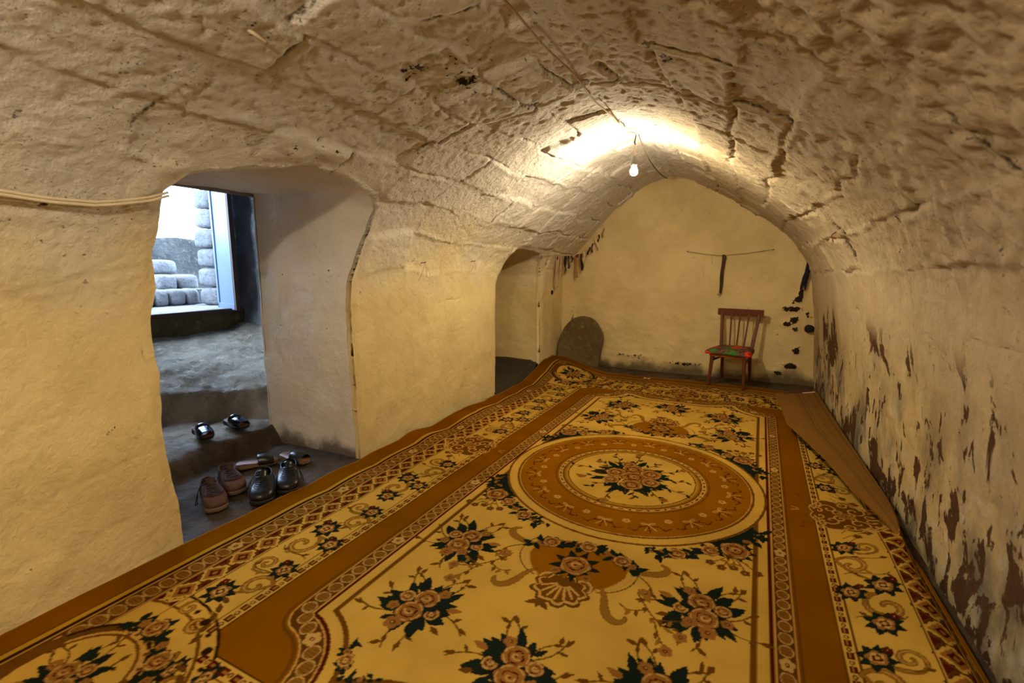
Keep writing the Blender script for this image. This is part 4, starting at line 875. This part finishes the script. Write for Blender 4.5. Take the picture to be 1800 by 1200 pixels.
closed_shoe('leather_shoe', 'black leather lace-up shoe, right of the pair at the carpet edge', 'shoe', 'black lace-up shoes', (-2.624, 2.098, .002), -.73, -1, M['leather_black'], M['sole_black'], M['leather_dark'])
closed_shoe('suede_shoe', 'brown suede shoe nearest the left door jamb', 'shoe', 'brown suede shoes', (-2.845, 1.690, .002), -.40, 1, M['leather_brown'], M['sole_brown'], M['leather_dark'], .30, .118, .098, True, M['leather_dark'])
closed_shoe('suede_shoe', 'brown suede shoe behind its mate in the doorway', 'shoe', 'brown suede shoes', (-2.945, 1.865, .002), -.36, 1, M['leather_brown'], M['sole_brown'], M['leather_dark'], .30, .118, .098, True, M['leather_dark'])
def slide(name, label, group, loc, rz, side, band, bed, sole, straps, L_=.275, W=.105, t0=.50, t1=.92, h=.058, buckle=False, tilt=0.):
    t = thing(name, label, 'sandal', loc, rz, group); t.rotation_euler[0] = tilt; fo = foot(L_, W, side, 1., (.0, .72, .86, .78, .88, 1., .92, .66, 0))
    rise = lambda x: .012 * (1 - sstep(.2, .5, x / L_))
    prism('sole', fo, 0, .016, sole, t, None, .0, tops=lambda x: .016 + rise(x)); prism('footbed', foot(L_, W, side, .96, (.0, .72, .86, .78, .88, 1., .92, .66, 0)), .016, .022, bed, t, heel=rise, tops=lambda x: .024 + rise(x))
    def strap(nm, a, b, hh, mat, n=9, lift_=0.):
        P = []
        for k in range(n):
            x = (a + (b - a) * k / (n - 1)); w = float(np.interp(x, [0, .05, .15, .38, .55, .70, .85, .96, 1.], (.0, .72, .86, .78, .88, 1., .92, .66, 0))) * W / 2 + .003; row = []
            hk = hh * (1 - .35 * sstep(.45, 1., x)) * (1 + .12 * math.sin(k / (n - 1) * PI)); 
            for j in range(15): g = PI * j / 14; row.append((x * L_, -w * math.copysign(abs(math.cos(g)) ** .7, math.cos(g)) + side * .006 * math.sin(x * PI), .012 + hk * math.sin(g) ** .75 + lift_))
            P.append(row)
        o = grid(nm, np.array(P), mat, t); sm = o.modifiers.new('thick', 'SOLIDIFY'); sm.thickness = .005; sm.offset = 0; ss = o.modifiers.new('soft', 'SUBSURF'); ss.levels = ss.render_levels = 1; return o
    for (nm, a, b, hh, lf) in straps: so_ = strap(nm, a, b, hh, band, 9, lf)
    if buckle:
        x = .50 * L_; o = tube('buckle', [(x - .014, -side * W * .40, .052), (x + .014, -side * W * .40, .052), (x + .014, -side * W * .24, .068), (x - .014, -side * W * .24, .068), (x - .014, -side * W * .40, .052)], .003, M['metal'], so_, 6); o['label'] = 'metal buckle'
    return t
SB = [('band', .46, .93, .060, 0.), ('strap', .40, .56, .066, .004)]
slide('leather_sandal', 'black leather sandal on the rock step, left of its pair', 'black sandals on the step', (-3.615, 2.115, .145), -.30, 1, M['patent'], M['insole'], M['sole_black'], SB, buckle=True)
slide('leather_sandal', 'black leather sandal on the rock step, right of its pair', 'black sandals on the step', (-3.590, 2.335, .150), -.12, -1, M['patent'], M['insole'], M['sole_black'], SB, buckle=True)
SS_ = [('band', .50, .86, .058, 0.)]
slide('slipper', 'brown leather slipper lying behind the black shoes', 'brown slippers', (-3.015, 1.985, .004), 1.00, 1, M['leather_black'], M['insole'], M['sole_brown'], SS_)
slide('slipper', 'brown leather slipper to the right of the black shoes, near the jamb', 'brown slippers', (-2.915, 2.270, .004), .02, -1, M['leather_black'], M['insole'], M['sole_brown'], SS_, L_=.265)
# ================================================================ BULB AND CABLES
AX, AY, AZ = -.80, 3.80, 2.345
lb = thing('hanging_bulb', 'bare lit light bulb hanging from the vault ridge', 'light bulb', (AX, AY, 2.03))
gl = [(.0008, .0), (.010, .0015), (.019, .006), (.0255, .0155), (.0285, .028), (.027, .040), (.0215, .052), (.0175, .060), (.0160, .066), (.0155, .070)]
o = lathe('glass', gl, M['bulb'], lb, 20); o['label'] = 'glowing glass globe'
lathe('socket', [(.018, .064), (.0225, .066), (.0225, .092), (.0205, .097), (.0205, .128), (.012, .139), (.004, .141)], M['bakelite'], lb, 20)
tubes('wires', [bez((0.004, 0, .138), (.012, 0, .17), (-.004, 0, .20), (.003, 0, .232), n=9), bez((-.004, 0, .138), (-.012, 0, .17), (.006, 0, .20), (-.003, 0, .232), n=9)], .0018, M['dirty_cable'], lb)
tube('knot', [(0.004, 0, .222), (-.003, .0, .240), (.002, 0, .262), (.006, 0, .285), (.005, 0, .30)], [.004, .0065, .005, .004, .003], M['dark_cord'], lb)
def ridge(y): return float(np.interp(y, [0, 2.4, 3.1, 4.0, 4.6, 6.4], [-.75, -.75, -.782, -.858, -.896, -.93])), float(np.interp(y, [0, 2.4, 3.1, 4., 4.6, 6.4], [2.235, 2.235, 2.289, 2.387, 2.436, 2.48]))
pts = [];
for y in np.linspace(.6, 3.72, 60): rx, rz2 = ridge(y); pts.append((rx - .01 + .006 * math.sin(y * 9), y, rz2 - .030 - .006 * math.sin(y * 5)))
pts += [(AX, AY, 2.335)]
o = tube('ceiling_cable', pts, .0045, M['dirty_cable']); tag(o, 'limewashed cable running along the vault ridge to the bulb', 'cable')
rx, rz2 = ridge(6.3); o = tube('ceiling_cable', bez((AX + .02, AY + .03, 2.33), (AX + .02, AY + .4, 2.18), (AX + .03, 5.0, 2.20), (rx, 6.36, rz2 - .05), n=24), .004, M['dark_cord']); tag(o, 'thin cable sagging from behind the bulb to the top of the far wall', 'cable')
def on_left(y, z, off=.012): i = min(np.searchsorted(YS, y), len(YS) - 1); return (float(np.interp(z, P0[i, :NL, 2], P0[i, :NL, 0])) + off, y, z)
pts = [on_left(y, z, .030) for y, z in zip(np.linspace(.35, 1.27, 16), np.interp(np.linspace(.35, 1.27, 16), [.35, .6, .78, .89, 1.04, 1.2, 1.27], [1.64, 1.61, 1.60, 1.592, 1.595, 1.63, 1.66]))]
o = tubes('wall_cable', [pts, [(a + .004, b, c - .013) for a, b, c in pts]], .0062, M['cable']); tag(o, 'pale twin cable strung across the left wall to the doorway corner', 'cable')
# ================================================================ THINGS HUNG ON THE WALLS
def back_y(x, z): return 6.47 - .03 * x - .035
def strip(name, label, cat, group, p, w, ln, mat, lean=0., seed=0, th=.004, flat=(1, 0)):
    w = w * (1.5 if group else 1); n = 12; V = []; r = random.Random(seed)
    for k in range(n):
        q = k / (n - 1); tw = .5 * math.sin(q * 5 + seed) ; cx = lean * q + .006 * math.sin(q * 7 + seed); ww = w * (.75 + .5 * abs(math.sin(q * 3 + seed)))
        for e in (-1, 0, 1): V.append((p[0] + (cx + e * ww / 2 * math.cos(tw)) * flat[0] + e * ww * .3 * math.sin(tw) * flat[1], p[1] + (cx + e * ww / 2 * math.cos(tw)) * flat[1] - abs(e * ww / 2 * math.sin(tw)) * flat[0], p[2] - ln * q))
    o = mesh(name, V, [(3 * k + j, 3 * k + j + 1, 3 * k + j + 4, 3 * k + j + 3) for k in range(n - 1) for j in (0, 1)], mat); o.modifiers.new('thick', 'SOLIDIFY').thickness = th; return tag(o, label, cat, group)
yb = lambda x: back_y(x, 1.5)
o = tube('string', [(x, yb(x), z) for x, z in zip(np.linspace(-.66, .28, 24), np.interp(np.linspace(-.66, .28, 24), [-.66, -.45, -.26, 0, .28], [1.545, 1.51, 1.49, 1.515, 1.555]))], .0025, M['strap']); tag(o, 'thin brown string strung across the far wall above the chair', 'string')
o = tube('nail', [(-.66, 6.50, 1.545), (-.66, 6.41, 1.548)], .005, M['rust']); tag(o, 'nail at the left end of the far wall string', 'nail')
o = tube('nail', [(.28, 6.50, 1.555), (.28, 6.41, 1.558)], .005, M['rust']); tag(o, 'nail at the right end of the far wall string', 'nail')
t = thing('strap', 'dark brown doubled strap hanging from the string above the chair', 'strap', (-.255, yb(-.25) - .008, 1.03), 0)
for dx, ph in ((-.010, 0.), (.012, .8)):
    V = []
    for k in range(16):
        q = k / 15; x = .0 + dx * (1 - .5 * q) - .02 * (1 - q) * 0 + .004 * math.sin(q * 9 + ph) - .016 * q
        for e in (-1, 1): V.append((x + e * .0085 + .012, .003 * e - .004 * ph, .465 - .455 * q))
    o = mesh('strand', V, [(2 * k, 2 * k + 1, 2 * k + 3, 2 * k + 2) for k in range(15)], M['strap'], t); o.modifiers.new('thick', 'SOLIDIFY').thickness = .004
tube('loop', [(-.014 + .013 * math.cos(a), 0, .006 + .016 * math.sin(a)) for a in np.linspace(PI, 2 * PI, 8)], .004, M['strap'], t, 6)
tube('loop', [(.012 + .016 * math.cos(a), 0, .458 + .012 * math.sin(a)) for a in np.linspace(0, PI, 8)], .006, M['strap'], t, 6)
strip('thread', 'loose thread hanging left of the strap on the far wall', 'thread', None, (-.37, yb(-.4), 1.50), .003, .10, M['strap'], -.004, 2, .002)
# rag, dark and woollen, in the right-hand corner
t = thing('woollen_sock', 'dark navy woollen sock hanging in the far right corner', 'sock', (.615, 6.40, 1.13))
p = bez((.035, 0, .30), (.03, -.02, .2), (.0, -.01, .1), (-.01, 0, .02), n=14); tube('leg', p, [.020, .026, .028, .028, .027, .026, .025, .026, .028, .029, .028, .026, .022, .014], M['navy'], t, 10)
tube('toe', bez((-.012, -.01, .05), (-.02, -.01, .03), (-.03, 0, -.01), (-.03, 0, -.04), n=8), [.02, .02, .018, .016, .014, .012, .009, .004], M['navy'], t, 8)
tube('toe', bez((.010, -.01, .06), (.012, -.01, .03), (.014, 0, .0), (.012, 0, -.05), n=8), [.016, .015, .013, .012, .010, .009, .007, .003], M['navy'], t, 8)
o = rock('rag', (.10, .07, .09), M['rag_black'], None, 8, 5, .14, 2.2); o.location = (.705, 6.40, .66); tag(o, 'black lump standing in for a small dark hole low in the far right corner', 'rag')  # black lump put in place of a small dark hole in the wall
# string of rags in the far left corner
sp = [on_left(5.45, 1.50, .03), (-2.20, 5.75, 1.505), (-2.22, 6.05, 1.50), (-2.16, 6.30, 1.50), (-2.05, 6.43, 1.53), (-1.95, 6.45, 1.60), (-1.84, 6.45, 1.70), (-1.76, 6.45, 1.80), (-1.70, 6.45, 1.89)]
o = tube('string', bez(*[sp[0], sp[1]], n=3).tolist() + sp[2:], .0035, M['rag_cream']); tag(o, 'pale string hung with rags in the far left corner', 'string')
RG = [('pink', 'rag_pink', (-2.215, 5.98, 1.49), .020, .36, .02, 'long pale pink rag strip'), ('cream', 'rag_cream', (-2.215, 6.05, 1.49), .018, .40, -.03, 'long cream rag strip'), ('pink', 'rag_pink', (-2.205, 6.12, 1.49), .022, .22, .03, 'short pale pink rag strip'), ('violet', 'rag_violet', (-2.21, 6.00, 1.51), .022, .06, .0, 'small violet knotted rag'),
      ('black', 'rag_black', (-2.18, 6.22, 1.505), .020, .20, .01, 'black rag strip beside the pink ones'), ('violet', 'rag_violet', (-2.15, 6.27, 1.505), .016, .17, .005, 'dark violet rag strip'), ('black', 'rag_black', (-2.12, 6.33, 1.51), .016, .09, .0, 'short black rag strip'),
      ('tan', 'rag_tan', (-2.08, 6.39, 1.515), .022, .30, .015, 'long tan rag strip'), ('red', 'rag_red', (-2.06, 6.38, 1.525), .024, .04, .0, 'small dark red knotted rag'), ('black', 'rag_black', (-2.015, 6.40, 1.53), .022, .22, .02, 'black doubled rag strip at the middle of the string'), ('cream', 'rag_cream', (-1.975, 6.42, 1.56), .018, .13, -.01, 'pale rag strip right of the black doubled one'),
      ('black', 'rag_black', (-1.90, 6.42, 1.62), .016, .10, -.03, 'black rag scrap low on the rising string'), ('violet', 'rag_violet', (-1.865, 6.42, 1.67), .014, .12, -.01, 'violet rag scrap on the rising string'), ('cream', 'rag_cream', (-1.825, 6.41, 1.735), .022, .14, .05, 'cream rag strip tied slanting on the rising string'), ('black', 'rag_black', (-1.775, 6.42, 1.78), .014, .10, -.02, 'black rag scrap near the top of the string'), ('tan', 'rag_tan', (-1.72, 6.42, 1.865), .012, .12, -.01, 'tan rag scrap at the very top of the string')]
for k, (c_, mt, p, w, ln, le, lab) in enumerate(RG):
    strip('hanging_rag', lab + ', far left corner', 'rag', 'rags tied to the corner string', p, w, ln, M[mt], le, k * 1.7, .005, (0, 1) if k < 4 else (.7, .7) if k < 7 else (1, 0))
# nails, hooks and sticks
for (y, z, lab, ln) in ((3.22, 1.385, 'bent nail with string ends on the pier, left one', .14), (3.96, 1.405, 'bent nail with string ends on the pier, right one', .09)):
    x = on_left(y, z, 0)[0]; t = thing('nail', lab, 'nail', (x, y, z)); tube('shank', [(-.02, 0, 0), (.03, 0, .004), (.036, .003, .012)], .0035, M['rust'], t, 6)
    tubes('string_end', [bez((.025, 0, 0), (.03, -.02, -.05), (.02, -.05, -.1), (.015, -.07, -ln), n=9), bez((.025, 0, 0), (.03, .02, -.03), (.02, .03, -.07), (.016, .032, -ln * .8), n=9)], .0016, M['dirty_cable'], t)
def on_any(i0, y, off): i = min(np.searchsorted(YS, y), len(YS) - 1); return tuple(P1[i, i0] + N0[i, i0] * off)
i = min(np.searchsorted(YS, 3.79), len(YS) - 1); j = NL + int(np.argmin(np.abs(P0[i, NL:, 2] - 1.59))); q = Vector(P1[i, j]); n_ = Vector(N0[i, j])
o = tube('hook', [q - n_ * .02, q + n_ * .03, q + n_ * .035 + Vector((0, -.03, -.005)), q + n_ * .03 + Vector((0, -.045, -.03)), q + n_ * .02 + Vector((0, -.04, -.055))], .003, M['rag_red']); tag(o, 'small bent reddish wire hook on the right side of the vault', 'hook')
i = min(np.searchsorted(YS, 1.12), len(YS) - 1); j = int(np.argmin(np.abs(P0[i, :NL, 2] - 2.10))); q = Vector(P1[i, j]); n_ = Vector(N0[i, j])
o = tube('peg', [q - n_ * .015 + Vector((0, -.035, 0)), q + n_ * .022 + Vector((.012, .04, .0))], [.007, .0055], M['cable']); tag(o, 'whitewashed wooden peg sticking out of the vault above the doorway', 'peg')
o = rock('plug', (.03, .05, .06), M['rag_black'], None, 6, 4, .1, 2.2); o.location = (-2.315, 6.10, 1.02); tag(o, 'black plug in a hole of the corner wall below the rags', 'plug')
P = np.array([[(-1.02 + .07 * a + .01 * b, 5.80 + .03 * b, 0) for a in (0, .5, 1)] for b in (0, 1)]); P[..., 2] = .034 + .006 * np.array([[0, 1, 0], [1, 0, .5]])
o = grid('paper_scrap', P, M['paper']); o.modifiers.new('thick', 'SOLIDIFY').thickness = .001; tag(o, 'tiny white paper scrap on the far carpet border', 'paper scrap')

# ================================================================ LIGHT, SKY, CAMERA
w = bpy.data.worlds.new('sky'); sc.world = w; w.use_nodes = True; bg = w.node_tree.nodes['Background']; bg.inputs[0].default_value = (.50, .69, 1., 1); bg.inputs[1].default_value = SKY
sl = bpy.data.lights.new('sun', 'SUN'); sl.energy = SUN; sl.angle = .02; sl.color = (.86, .93, 1.); so = bpy.data.objects.new('sun', sl); COL.objects.link(so); so.rotation_euler = (math.radians(32), math.radians(-12), math.radians(20))
cam = bpy.data.cameras.new('camera'); cam.sensor_width = 36; cam.lens = 850 / 1800 * 36; cam.clip_start = .02; co = bpy.data.objects.new('camera', cam); COL.objects.link(co)
pit, yaw = math.atan(130 / 850), math.atan(410 * math.cos(math.atan(130 / 850)) / 850)
d = Vector((-math.sin(yaw) * math.cos(pit), math.cos(yaw) * math.cos(pit), -math.sin(pit))); r = Vector((math.cos(yaw), math.sin(yaw), 0)); u = r.cross(d)
mt = Matrix((r, u, -d)).transposed().to_4x4(); mt.translation = (0, 0, 1.35); co.matrix_world = mt
cam.dof.use_dof = True; cam.dof.focus_distance = 3.4; cam.dof.aperture_fstop = 2.2
sc.camera = co
ll = bpy.data.lights.new('entrance_lamp', 'POINT'); ll.energy = LAMP2; ll.shadow_soft_size = .04; ll.color = (1., .87, .66); lo = bpy.data.objects.new('entrance_lamp', ll); COL.objects.link(lo); lo.location = (-.8, -.45, 2.08)
sc.view_settings.view_transform = 'Standard'; sc.view_settings.look = 'None'; sc.view_settings.gamma = 1; sc.view_settings.use_curve_mapping = False; sc.view_settings.exposure = EXPOSURE
cy_ = sc.cycles; cy_.use_denoising = True; cy_.max_bounces = 10; cy_.diffuse_bounces = 7; cy_.caustics_reflective = False; cy_.caustics_refractive = False; cy_.sample_clamp_indirect = 6
